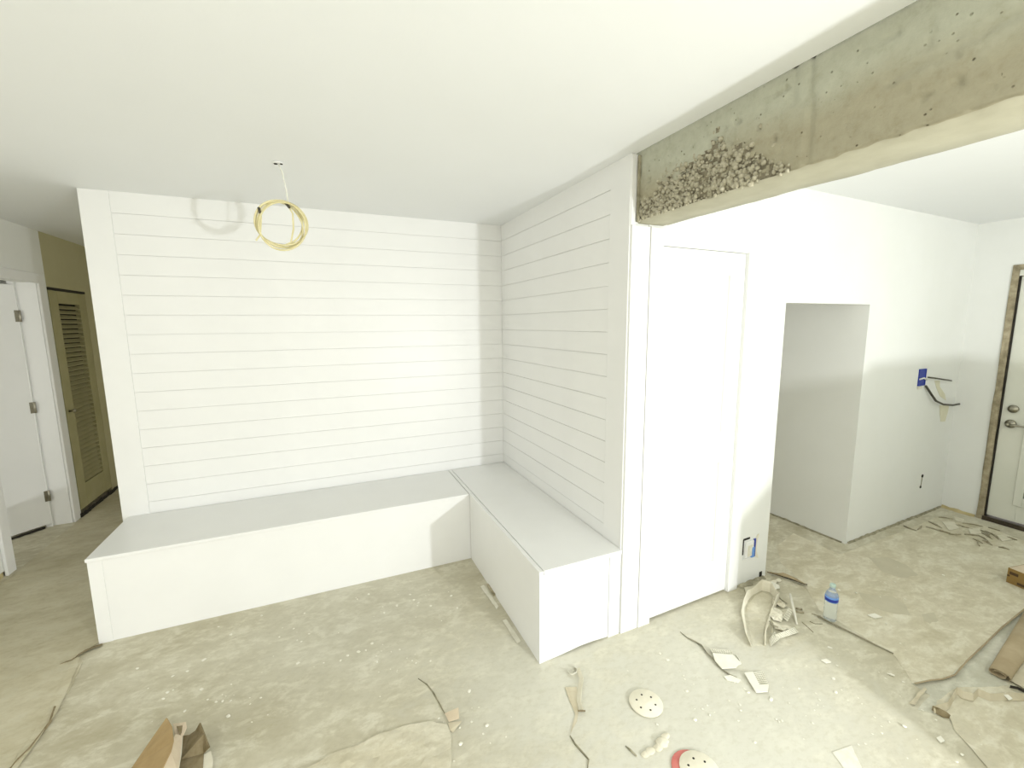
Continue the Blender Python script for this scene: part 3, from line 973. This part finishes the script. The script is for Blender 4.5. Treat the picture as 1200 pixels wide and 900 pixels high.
# bare slab between the torn papers
flo('bare_slab_patch', [(1205, 712), (1150, 757), (1112, 795), (1068, 801), (1090, 815), (1075, 832), (1100, 838), (1120, 812), (1165, 805), (1182, 803), (1160, 786), (1205, 730)], 'slab', 'pale bare slab strip between the torn kitchen papers', 'bare patch', z=0.0, th=0.0012, grid=0.12)
pl_ = [(1205, 709), (1175, 733), (1150, 757), (1132, 774), (1118, 790), (1103, 795), (1090, 796), (1071, 800)]
tag(ribbon('paper_edge', F(pl_, 0.002), [at(x + 1, y + 1, 0.016) for x, y in pl_], 'kraft'), 'long lifted dark edge of the kitchen floor paper beside bare slab', 'paper scrap')
# front sheet, creased and torn
FP = F([(1205, 822), (1160, 822), (1146, 816), (1138, 821), (1128, 820), (1121, 812), (1112, 826), (1105, 838), (1090, 837), (1092, 826), (1103, 815), (1120, 808), (1140, 806), (1165, 805), (1182, 806), (1205, 826)])
FP = F([(1215, 826), (1176, 804), (1150, 806), (1125, 806), (1112, 812), (1098, 822), (1094, 832), (1104, 838), (1112, 840), (1118, 856), (1140, 880), (1180, 930), (1260, 930)])
tag(sheet('floor_paper', FP, 'paper', z=0.0010, th=0.0012, crumple=0.007, freq=8, grid=0.04, step=0.03, rough=0.006, seed=5), 'creased tan paper with a torn dark-edged corner, at lower right', 'floor paper')
pl_ = [(1205, 822), (1185, 821), (1160, 822), (1146, 816), (1140, 822), (1128, 819), (1121, 814), (1114, 826), (1110, 832), (1094, 836)]
tag(ribbon('paper_fold', F(pl_, 0.004), [at(x, y - 9, 0.020) for x, y in pl_], 'torn_paper'), 'jagged raised fold along the creased lower right paper', 'paper scrap')
tag(ribbon('torn_edge', F([(1092, 832), (1098, 837), (1106, 841), (1112, 842)], 0.003), F([(1093, 827), (1101, 830), (1109, 834), (1114, 838)], 0.022), 'cardboard_dark'), 'dark upturned tip of the creased lower right paper', 'paper scrap')
flo('paper_scrap', [(1083, 808), (1086, 811), (1072, 828), (1064, 826)], 'torn_paper', 'small curled paper sliver beside the bare slab', 'paper scrap', z=0.004, crumple=0.02, grid=0.02)
M['stain'] = mottled('damp_stained_paper', (0.49, 0.455, 0.325), (0.55, 0.515, 0.38), 9, 0.7)
for i, (pix, lab) in enumerate([([(1018, 654), (1040, 653), (1062, 662), (1076, 674), (1056, 677), (1034, 670)], 'darker oval stain on the kitchen paper, farther from the bottle'),
                                ([(1006, 694), (1024, 698), (1046, 699), (1060, 708), (1067, 721), (1046, 719), (1024, 712), (1012, 704)], 'darker leaf-shaped stain on the kitchen paper right of the bottle'),
                                ([(1080, 720), (1094, 718), (1100, 727), (1090, 731), (1083, 727)], 'small darker stain on the kitchen paper toward the bare slab')]):
    flo('paper_stain', pix, 'stain', lab, 'stain', z=0.0008, th=0.0006, grid=0.06, rough=0.008, step=0.02, seed=30 + i)
# rolled paper at the right edge
roll = empty('paper_roll', at(1170, 792))
tag(roll, 'brown kraft paper roll lying at the right edge, open end facing us', 'paper roll')
o = roll.location
A, B = at(1170, 790, 0.022), at(1214, 722, 0.022)
ax = (B - A).normalized()
sd = ax.cross(Vector((0, 0, 1))).normalized()
bm = bmesh.new()
rows = []
for i in range(26):
    a = -0.6 + i * 0.40
    r = 0.030 * (1 - 0.045 * i * 0.5)
    q = sd * math.cos(a) * r * 1.35 + Vector((0, 0, 1)) * (math.sin(a) * r * 0.75)
    rows.append((bm.verts.new(A + q - o), bm.verts.new(B + q * 1.35 - o)))
for i in range(len(rows) - 1):
    bm.faces.new((rows[i][0], rows[i + 1][0], rows[i + 1][1], rows[i][1]))
bmesh.ops.recalc_face_normals(bm, faces=bm.faces)
bmesh.ops.solidify(bm, geom=bm.faces[:], thickness=0.0012)
from_bm('rolled_sheet', bm, 'kraft', roll, True)
sh = sheet('loose_end', [p - o for p in F([(1172, 792), (1190, 803), (1215, 818), (1260, 800), (1260, 730), (1225, 715)])], 'torn_paper', roll, z=0.006, th=0.0015, crumple=0.006, grid=0.05)
tag(ribbon('dark_strip', F([(1183, 806), (1192, 808), (1204, 814)], 0.008), F([(1184, 803), (1193, 805), (1205, 811)], 0.016), 'dark'), 'short black strip under the kraft paper roll', 'strip')
tag(flo('paint_flake', [(1174, 817), (1178, 816), (1186, 823), (1182, 825)], 'chip', 'cream flake on the creased paper below the kraft roll', 'flake', z=0.016, th=0.003, grid=0.02, rough=0.001))

# torn cardboard in the foreground
cb = empty('torn_cardboard', at(195, 880))
tag(cb, 'torn brown cardboard flap standing up at the bottom left', 'cardboard')
o = cb.location


def flap(name, vp, mat, th=0.004):
    bm = bmesh.new()
    vs = [bm.verts.new(at(x, y, z) - o) for x, y, z in vp]
    f = bm.faces.new(vs)
    bmesh.ops.triangulate(bm, faces=[f])
    bmesh.ops.recalc_face_normals(bm, faces=bm.faces)
    bmesh.ops.solidify(bm, geom=bm.faces[:], thickness=th)
    return from_bm(name, bm, mat, cb)


flap('outer_flap', [(195, 841, 0.06), (201, 851, 0.085), (203, 868, 0.095), (200, 880, 0.10), (188, 905, 0.10), (180, 925, 0.10), (140, 925, 0.004), (154, 900, 0.004), (178, 865, 0.02)], 'cardboard')
flap('inner_face', [(203, 866, 0.08), (206, 860, 0.06), (214, 862, 0.05), (209, 905, 0.05), (204, 925, 0.05), (178, 925, 0.09), (188, 903, 0.09), (200, 880, 0.09)], 'cardboard_pale')
flap('torn_tab', [(203, 848, 0.055), (218, 846, 0.05), (219, 853, 0.045), (215, 862, 0.04), (205, 862, 0.05)], 'cardboard_pale')
flap('dark_pit', [(207, 851, 0.064), (214, 850, 0.060), (213, 858, 0.056), (211, 862, 0.055)], 'cardboard_dark', 0.002)
flap('back_flap', [(215, 862, 0.03), (222, 861, 0.03), (229, 856, 0.05), (234, 847, 0.08), (239, 860, 0.08), (245, 876, 0.07), (238, 883, 0.03), (236, 925, 0.008), (206, 925, 0.008), (212, 890, 0.015)], 'cardboard_dark')
flap('white_strip', [(214, 864, 0.045), (213, 882, 0.04), (206, 925, 0.04), (201, 925, 0.05), (206, 895, 0.05), (211, 868, 0.05)], 'pale_paper', 0.003)
flap('frayed_edge', [(239, 884, 0.02), (247, 880, 0.015), (250, 892, 0.01), (246, 925, 0.004), (236, 925, 0.01)], 'pale_paper', 0.003)

# little torn fold and the crease behind it
ts = empty('paper_fold', at(528, 843))
tag(ts, 'small brown paper fold standing up in the middle of the floor', 'paper scrap')
o = ts.location
cb = ts
flap('upper_flap', [(521, 836, 0.010), (537, 829, 0.045), (538, 842, 0.03), (526, 846, 0.008)], 'cardboard_pale', 0.002)
flap('lower_flap', [(525, 847, 0.006), (541, 845, 0.02), (531, 858, 0.004), (527, 856, 0.004)], 'torn_paper', 0.002)
tag(tube('floor_crease', [at(x, y, 0.001) for x, y in [(490, 795), (500, 802), (508, 812), (515, 825), (521, 836)]], [0.0015, 0.003, 0.0035, 0.003, 0.002], 'grime_and_shade', None, 5), 'thin curved crease leading to the small brown paper fold', 'crease')
flo('floor_paper', [(524, 850), (505, 846), (480, 850), (445, 862), (420, 874), (385, 885), (355, 905), (350, 960), (520, 960), (528, 900), (529, 868)], 'paper', 'wrinkled tan paper patch below the small paper fold', 'floor paper', z=0.0005, th=0.0025, crumple=0.014, freq=7, grid=0.03, rough=0.01)

# curled strip in front of the short bench
cs = empty('curled_strip', at(680, 810))
tag(cs, 'white curled tape strip on the floor before the short bench', 'tape')
o = cs.location
A = [(665, 786), (668, 790), (671, 791), (676, 788), (677, 783), (673, 781)]
ribbon('curl', [at(x, y, 0.003) - o for x, y in A], [at(x, y, 0.018) - o for x, y in A], 'tape', cs)
A = [(677, 783), (681, 795), (679, 808), (678, 822), (681, 832)]
ribbon('strip', [at(x - 2, y, 0.002) - o for x, y in A], [at(x + 3, y, 0.014) - o for x, y in A], 'pale_paper', cs)
pl_ = [(677, 834), (686, 834)]
ribbon('end_tip', [at(x, y, 0.002) - o for x, y in pl_], [at(x, y - 1, 0.012) - o for x, y in pl_], 'cardboard_dark', cs)
tag(tube('floor_crease', [at(x, y, 0.002) for x, y in [(668, 862), (674, 872), (682, 881), (690, 890), (688, 905)]], [0.002, 0.004, 0.004, 0.003, 0.001], 'grime_and_shade', None, 5), 'dark crease running down below the white curled strip', 'crease')
flo('floor_paper', [(662, 806), (676, 806), (678, 834), (676, 846), (668, 862), (672, 846), (674, 838)], 'torn_paper', 'small triangular paper tear beside the white curled strip', 'paper scrap', z=0.001, crumple=0.006, grid=0.03)

# masking strips by the side bench
for i, (pix, lab) in enumerate([([(563, 688), (567, 686), (584, 711), (582, 715)], 'white tape strip lying by the short bench, nearer the corner'),
                                ([(589, 728), (593, 726), (610, 752), (606, 755)], 'white tape strip lying by the short bench, nearer the bench end')]):
    flo('tape_strip', pix, 'tape', lab, 'tape', z=0.002, th=0.002, crumple=0.006, grid=0.03, rough=0.003, seed=i)
tag(box('floor_shim', 0.868, 0.886, 2.30, 2.42, 0.001, 0.012, 'splinter'), 'thin grey shim against the foot of the short bench', 'shim')

# torn ring of paper by the closet corner
tr = empty('torn_paper_ring', at(890, 725))
tag(tr, 'arched ring of torn plaster-dusted paper curling up by the closet corner', 'paper scrap')
o = tr.location
ringp = [(880, 758), (875, 746), (874, 735), (872, 722), (872, 712), (876, 704), (882, 697), (892, 692), (902, 694), (908, 700), (912, 706), (908, 713), (902, 722), (898, 733), (896, 745), (896, 757)]
base, tops = [], []
cx, cy = 890, 725
for i, (x, y) in enumerate(ringp):
    h = 0.024 + 0.016 * math.sin(i * 1.9) + (0.03 if 5 <= i <= 11 else 0.0)
    b = at(x, y, 0.001)
    cen = at(cx, cy + 10)
    dr = (b - cen)
    dr.z = 0
    dr.normalize()
    base.append(b - o)
    tops.append(b + dr * (0.022 if i % 2 else 0.014) + Vector((0, 0, h)) - o)
ribbon('curled_rim', base, tops, 'pale_paper', tr, 0.003)
sheet('bared_floor', [p - o for p in F([(882, 757), (877, 735), (875, 712), (884, 699), (893, 694), (903, 698), (908, 706), (898, 722), (894, 745), (894, 757)])], 'paper', tr, z=0.0005, th=0.001, grid=0.05)
for i, (pix, lab, mt) in enumerate([
        ([(906, 702), (916, 704), (922, 712), (918, 714), (910, 712), (906, 716)], 'crumpled pale shred at the ring of torn paper, right shoulder', 'pale_paper'),
        ([(905, 716), (914, 716), (922, 722), (915, 730), (906, 728), (901, 722)], 'larger crumpled shred between the torn ring and the upright sliver', 'pale_paper'),
        ([(872, 690), (884, 688), (900, 683), (914, 679), (916, 682), (900, 688), (884, 693), (874, 696)], 'long pale shred lying against the closet wall corner', 'pale_paper'),
        ([(899, 685), (905, 683), (913, 687), (914, 691), (907, 692), (900, 689)], 'oval cream flake in front of the closet corner', 'chip'),
        ([(905, 730), (915, 734), (925, 735), (930, 738), (918, 741), (908, 738)], 'flat pale shred right below the crumpled shreds', 'pale_paper')]):
    if i < 2:
        sheet('shred', [p - o for p in F(pix)], mt, tr, z=0.004, th=0.0025, crumple=0.035, freq=22, grid=0.015, step=0.02, rough=0.006, seed=10 + i)
        continue
    flo('paper_shred', pix, mt, lab, 'paper scrap', z=0.004, th=0.0025, crumple=0.03 if i < 2 else 0.012, freq=22, grid=0.018, step=0.02, rough=0.004, seed=10 + i)
for (pix, lab) in [([(912, 699), (916, 703), (922, 707)], 'dark sliver above the crumpled shreds by the torn ring'), ([(902, 728), (905, 734), (904, 741)], 'dark sliver in the torn ring right leg'),
                   ([(905, 733), (909, 734), (912, 735)], 'small dark sliver crossing the torn ring right leg')]:
    tag(tube('dark_sliver', F(pix, 0.03), 0.004, 'grime_and_shade', None, 5), lab, 'sliver')
A, B = at(926, 696, 0.05), at(934, 732, 0.004)
tag(tube('plaster_sliver', [A, A.lerp(B, .5), B], [0.006, 0.007, 0.005], 'chip'), 'long pale sliver leaning up right of the torn paper ring', 'sliver')
for (a, b, lab) in [((933, 713), (940, 714), 'upper of two short dark splints right of the pale sliver'), ((933, 716.5), (942, 718), 'lower of two short dark splints right of the pale sliver')]:
    tag(tube('short_splint', [at(*a, 0.006), at(*b, 0.005)], 0.006, 'splinter', None, 6), lab, 'splinter')
for pix, lab in [([(940, 729), (948, 736), (953, 741)], 'hair-thin bent wire near the rod tip'), ([(951, 719), (957, 721), (962, 722)], 'dark wire bit left of the water bottle'), ([(949, 728), (955, 731), (964, 731)], 'curved wire bit below the water bottle')]:
    tag(tube('wire_bit', F(pix, 0.003), 0.002, 'splinter', None, 5), lab, 'wire')

# slot and lifted flap behind the closet corner
kf = empty('lifted_paper_flap', at(922, 678))
tag(kf, 'lifted brown paper flap over a dark slot behind the closet corner', 'paper flap')
o = kf.location
A = [(899, 671), (910, 674), (922, 678), (934, 682), (946, 686)]
B = [(901, 670), (912, 671.5), (918, 671), (930, 676), (944, 684)]
ribbon('slot', [at(x, y, 0.004) - o for x, y in A], [at(x, y - 1, 0.016) - o for x, y in A], 'dark', kf)
ribbon('flap', [at(x, y - 1, 0.014) - o for x, y in A], [at(x, y, 0.030) - o for x, y in B], 'kraft', kf)


# perforated metal scraps
def perforated(pix, label, bend=0.0, plain=0.45, nx=11, ny=6, z=0.006, lift=(0, 0, 0, 0), parts_plain=None):
    P4 = [at(x, y, z + l) for (x, y), l in zip(pix, lift)]
    e = empty('perforated_strip', at(*pix[0]))
    tag(e, label, 'metal scrap')
    o = e.location
    bm = bmesh.new()
    V = {}

    def vert(i, j, N1, N2):
        key = (i, j)
        if key not in V:
            u, v = i / N1, j / N2
            u = (i + (0.22 if i % 2 == 0 and i else 0.0) - 0.1 * (i % 2)) / N1
            p = P4[0] * (1 - u) * (1 - v) + P4[1] * u * (1 - v) + P4[2] * u * v + P4[3] * (1 - u) * v
            V[key] = bm.verts.new(p - o + Vector((0, 0, bend * math.sin(math.pi * v))))
        return V[key]
    N1, N2 = nx * 2 + 1, ny * 2 + 1
    for i in range(N1):
        for j in range(N2):
            if i % 2 and j % 2:
                continue
            bm.faces.new((vert(i, j, N1, N2), vert(i + 1, j, N1, N2), vert(i + 1, j + 1, N1, N2), vert(i, j + 1, N1, N2)))
    bmesh.ops.recalc_face_normals(bm, faces=bm.faces)
    bmesh.ops.solidify(bm, geom=bm.faces[:], thickness=0.0012)
    from_bm('perforated_leg', bm, 'mesh_metal', e)
    # dark plate that paints the shade under the holes
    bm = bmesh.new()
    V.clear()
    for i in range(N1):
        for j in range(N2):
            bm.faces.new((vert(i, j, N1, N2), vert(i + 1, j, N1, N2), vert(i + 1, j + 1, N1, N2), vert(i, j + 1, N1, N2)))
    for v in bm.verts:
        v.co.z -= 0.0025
    from_bm('hole_shade', bm, 'grime_and_shade', e)
    if parts_plain:
        q = [at(x, y, z + 0.001) - o for x, y in parts_plain]
        bm = bmesh.new()
        bm.faces.new([bm.verts.new(p) for p in q])
        bmesh.ops.recalc_face_normals(bm, faces=bm.faces)
        bmesh.ops.solidify(bm, geom=bm.faces[:], thickness=0.004)
        from_bm('plain_leg', bm, 'chip', e)
    return e


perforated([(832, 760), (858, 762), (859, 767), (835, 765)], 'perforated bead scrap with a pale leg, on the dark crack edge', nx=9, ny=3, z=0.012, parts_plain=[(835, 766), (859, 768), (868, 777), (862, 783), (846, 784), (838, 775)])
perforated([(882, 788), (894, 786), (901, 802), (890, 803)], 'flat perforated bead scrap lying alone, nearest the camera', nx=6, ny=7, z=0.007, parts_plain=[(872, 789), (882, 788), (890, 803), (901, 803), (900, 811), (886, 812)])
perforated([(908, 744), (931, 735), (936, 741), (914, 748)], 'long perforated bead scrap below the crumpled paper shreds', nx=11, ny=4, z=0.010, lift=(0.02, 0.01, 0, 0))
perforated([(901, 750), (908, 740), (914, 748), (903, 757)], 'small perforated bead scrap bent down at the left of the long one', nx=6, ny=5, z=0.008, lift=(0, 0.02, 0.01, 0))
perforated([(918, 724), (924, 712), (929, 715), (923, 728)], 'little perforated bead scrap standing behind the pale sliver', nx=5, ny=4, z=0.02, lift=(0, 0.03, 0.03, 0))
# crack edge of the paper under the first scrap
pl_ = [(797, 740), (806, 747), (815, 751), (822, 755), (827, 763), (835, 770), (841, 779), (848, 785), (856, 790), (863, 793)]
tag(ribbon('paper_edge', F(pl_, 0.001), [at(x + 1, y + 1, 0.012 * math.sin(math.pi * (i + .5) / 10) + 0.002) for i, (x, y) in enumerate(pl_)], 'grime_and_shade'), 'dark wandering torn edge in front of the closet door', 'paper scrap')
pl_ = [(862, 768), (866, 774), (868, 779), (862, 781)]
tag(ribbon('paper_curl', F(pl_, 0.002), [at(x + 1, y - 1, 0.014) for x, y in pl_], 'chip'), 'small pale curl beside the perforated scrap on the crack', 'paper scrap')
flo('plaster_flake', [(848, 794), (856, 792), (868, 798), (865, 801), (852, 798)], 'chip', 'flat cream plaster flake left of the lone perforated scrap', 'flake', z=0.002, th=0.004, grid=0.03, rough=0.002)


# sanding discs
def disc(px, py, r, label, holes, ring=False, tilt=0.0, off=(0, 0)):
    c = at(px, py, 0.004)
    e = empty('sanding_disc', c)
    tag(e, label, 'sanding disc')
    pts = []
    n = 40
    lathe('paper', [(r * 0.99, 0.0), (r, 0.0015), (r, 0.0035), (r * 0.985, 0.0045)], 'disc', e, n)
    for k in range(holes):
        a = 2 * math.pi * k / holes + 0.3
        lathe('hole', [(0.0045, 0.004), (0.0045, 0.005), (0.004, 0.0052)], 'dark', e, 8, (r * 0.55 * math.cos(a), r * 0.55 * math.sin(a), 0))
    return e


disc(757, 824, 0.072, 'round cream sanding disc with small holes, on the white dusty floor', 6)
e2 = disc(820, 902, 0.072, 'round cream sanding disc on a red backing, at the bottom edge', 6)
lathe('red_backing', [(0.075, -0.003), (0.076, -0.002), (0.076, 0.0), (0.074, 0.0005)], 'red', e2, 24, (-0.022, 0.012, 0))

# offcuts on the dusty patch
for pix, lab in [([(733, 874), (738, 878), (746, 886)], 'thin dark curved sliver left of the red-backed disc')]:
    tag(tube('dark_sliver', F(pix, 0.004), [0.002, 0.004, 0.003], 'grime_and_shade', None, 5), lab, 'sliver')
flo('paper_scrap', [(975, 882), (998, 874), (1010, 900), (992, 905)], 'tape', 'flat white paper rectangle at the bottom edge', 'paper scrap', z=0.001, th=0.001, grid=0.05, rough=0.002)
rk = empty('plaster_lump', at(776, 866))
tag(rk, 'knobbly lump of cream plaster above the red-backed disc', 'plaster lump')
bm = bmesh.new()
for (x, y, r) in [(776, 870, .02), (780, 863, .013), (771, 876, .014), (762, 880, .014), (756, 884, .012)]:
    mt_ = Matrix.Translation(at(x, y, r * 0.25) - rk.location) @ Matrix.Diagonal((r * 1.5, r * 1.1, r * 0.45, 1))
    bmesh.ops.create_icosphere(bm, subdivisions=2, radius=1.0, matrix=mt_)
for v in bm.verts:
    v.co += v.co.normalized() * 0.006 * noise.noise(v.co * 60)
from_bm('lump', bm, 'pale_paper', rk)

# cardboard box at the right edge
P = at(1179, 682)
bx = empty('cardboard_box', P, math.radians(-52))
tag(bx, 'low brown printed cardboard box at the right edge of the kitchen floor', 'box')
u = (at(1200, 691) - P)
bx.rotation_euler = (0, 0, math.atan2(u.y, u.x))
boxes('carton', [(0, 0.4, -0.001, 0.0, 0.002, 0.10), (0, 0.003, 0.0, 0.26, 0.002, 0.10), (0.397, 0.4, 0, 0.26, 0.002, 0.1), (0, 0.4, 0.257, 0.26, 0.002, 0.1), (0, 0.4, 0, 0.26, 0.002, 0.006)], 'box_brown', bx)
box('lid', 0.004, 0.396, 0.002, 0.256, 0.096, 0.101, 'cardboard_pale', bx)
for (a, b, c_, d_) in ((0.01, 0.05, 0.062, 0.08), (0.0, 0.012, 0.045, 0.055), (0.05, 0.11, 0.012, 0.028), (0.09, 0.14, 0.05, 0.07)):
    box('print_mark', a, b, -0.0022, -0.001, c_, d_, 'ink', bx)

# splinters swept against the back door
spl = [((1088, 611), (1104, 619)), ((1085, 617), (1120, 627)), ((1100, 606), (1117, 608)), ((1059, 616), (1074, 622)), ((1075, 621), (1080, 616)), ((1128, 613), (1152, 617)), ((1127, 617), (1140, 620)),
       ((1148, 621), (1160, 627)), ((1150, 624), (1163, 632)), ((1154, 622), (1168, 630)), ((1146, 627), (1158, 634)), ((1130, 626), (1148, 628)), ((1151, 633), (1163, 639)), ((1170, 641), (1183, 644)),
       ((1158, 618), (1172, 622)), ((1120, 615), (1130, 617)), ((1112, 626), (1126, 626)), ((1164, 626), (1170, 632)), ((1140, 631), (1152, 637)), ((1180, 629), (1192, 633)), ((1146, 635), (1148, 640))]
for (a, b) in spl:
    A, B = at(*a, 0.005), at(*b, 0.004)
    mid = A.lerp(B, .5) + Vector((random.uniform(-.01, .01), random.uniform(-.01, .01), 0.004))
    e = tube('wood_splinter', [A, mid, B], [0.003, random.uniform(.005, .008), 0.003], 'splinter', None, 5)
    tag(e, 'thin dusty wood splinter swept before the back door', 'splinter', 'splinters before the back door')
for i, pix in enumerate([[(1104, 612), (1118, 612), (1124, 620), (1112, 622)], [(1134, 620), (1148, 619), (1150, 626), (1138, 627)], [(1118, 606), (1130, 609), (1128, 613), (1120, 611)], [(1168, 628), (1180, 627), (1186, 633), (1174, 635)]]):
    flo('plaster_chip', pix, 'pale_paper', ('flat pale plaster chip nearest the kitchen wall among the splinters', 'square pale plaster chip in the middle of the splinters',
        'small pale plaster chip in the kitchen corner behind the splinters', 'pale plaster chip in front of the back door sill')[i], 'chip', z=0.003, th=0.003, grid=0.05, rough=0.004, group='plaster chips by the back door', seed=i)

# scattered paint flecks
fleck = None
cl = [(480, 705, 60, 22, 30), (420, 770, 90, 30, 26), (270, 820, 40, 20, 14), (200, 800, 40, 40, 12), (330, 740, 60, 20, 14), (560, 850, 60, 30, 18), (880, 830, 80, 40, 30), (1000, 790, 90, 50, 26), (1050, 700, 80, 50, 16), (1080, 860, 60, 25, 14), (800, 790, 60, 30, 14), (90, 700, 50, 40, 12)]
for (cx, cy, sx, sy, n) in cl:
    for k in range(n):
        x, y = random.gauss(cx, sx * .6), random.gauss(cy, sy * .6)
        if y < 690 and x < 640 or (x < 640 and y < 754 - (x - 118) * 0.228 + 6) or (620 < x < 860 and y < 790 - (x - 635) * .36):
            continue
        p = at(x, y, 0.007)
        if fleck is None:
            bm = bmesh.new()
            bmesh.ops.create_icosphere(bm, subdivisions=1, radius=0.005)
            for v in bm.verts:
                v.co.z *= 0.35
                v.co += Vector((random.uniform(-.0014, .0014), random.uniform(-.0014, .0014), 0))
            e = fleck = from_bm('paint_fleck', bm, 'chip')
        else:
            e = fleck.copy()
            col.objects.link(e)
        s = random.choice((0.5, 0.6, 0.8, 1.0, 1.5))
        e.location = (p.x, p.y, 0.0025 if x < 1000 and x > 150 else 0.006)
        e.scale = (s * random.uniform(.7, 1.6), s, s)
        e.rotation_euler = (0, 0, random.uniform(0, 3))
        tag(e, 'tiny white paint fleck scattered on the dusty floor', 'fleck', 'white flecks on the floor')
for i, (x, y, lx, ly, lab) in enumerate([(1025, 723, 9, 3, 'larger cream chip beyond the rod right end'), (968, 776, 6, 2.5, 'larger cream chip on the floor below the rod'), (1102, 868, 5, 4, 'cream chip below the creased lower right paper')]):
    flo('plaster_flake', [(x - lx, y - ly * .4), (x, y - ly), (x + lx, y + ly * .5), (x, y + ly)], 'chip', lab, 'flake', z=0.004, th=0.004, grid=0.03, rough=0.002, seed=i)
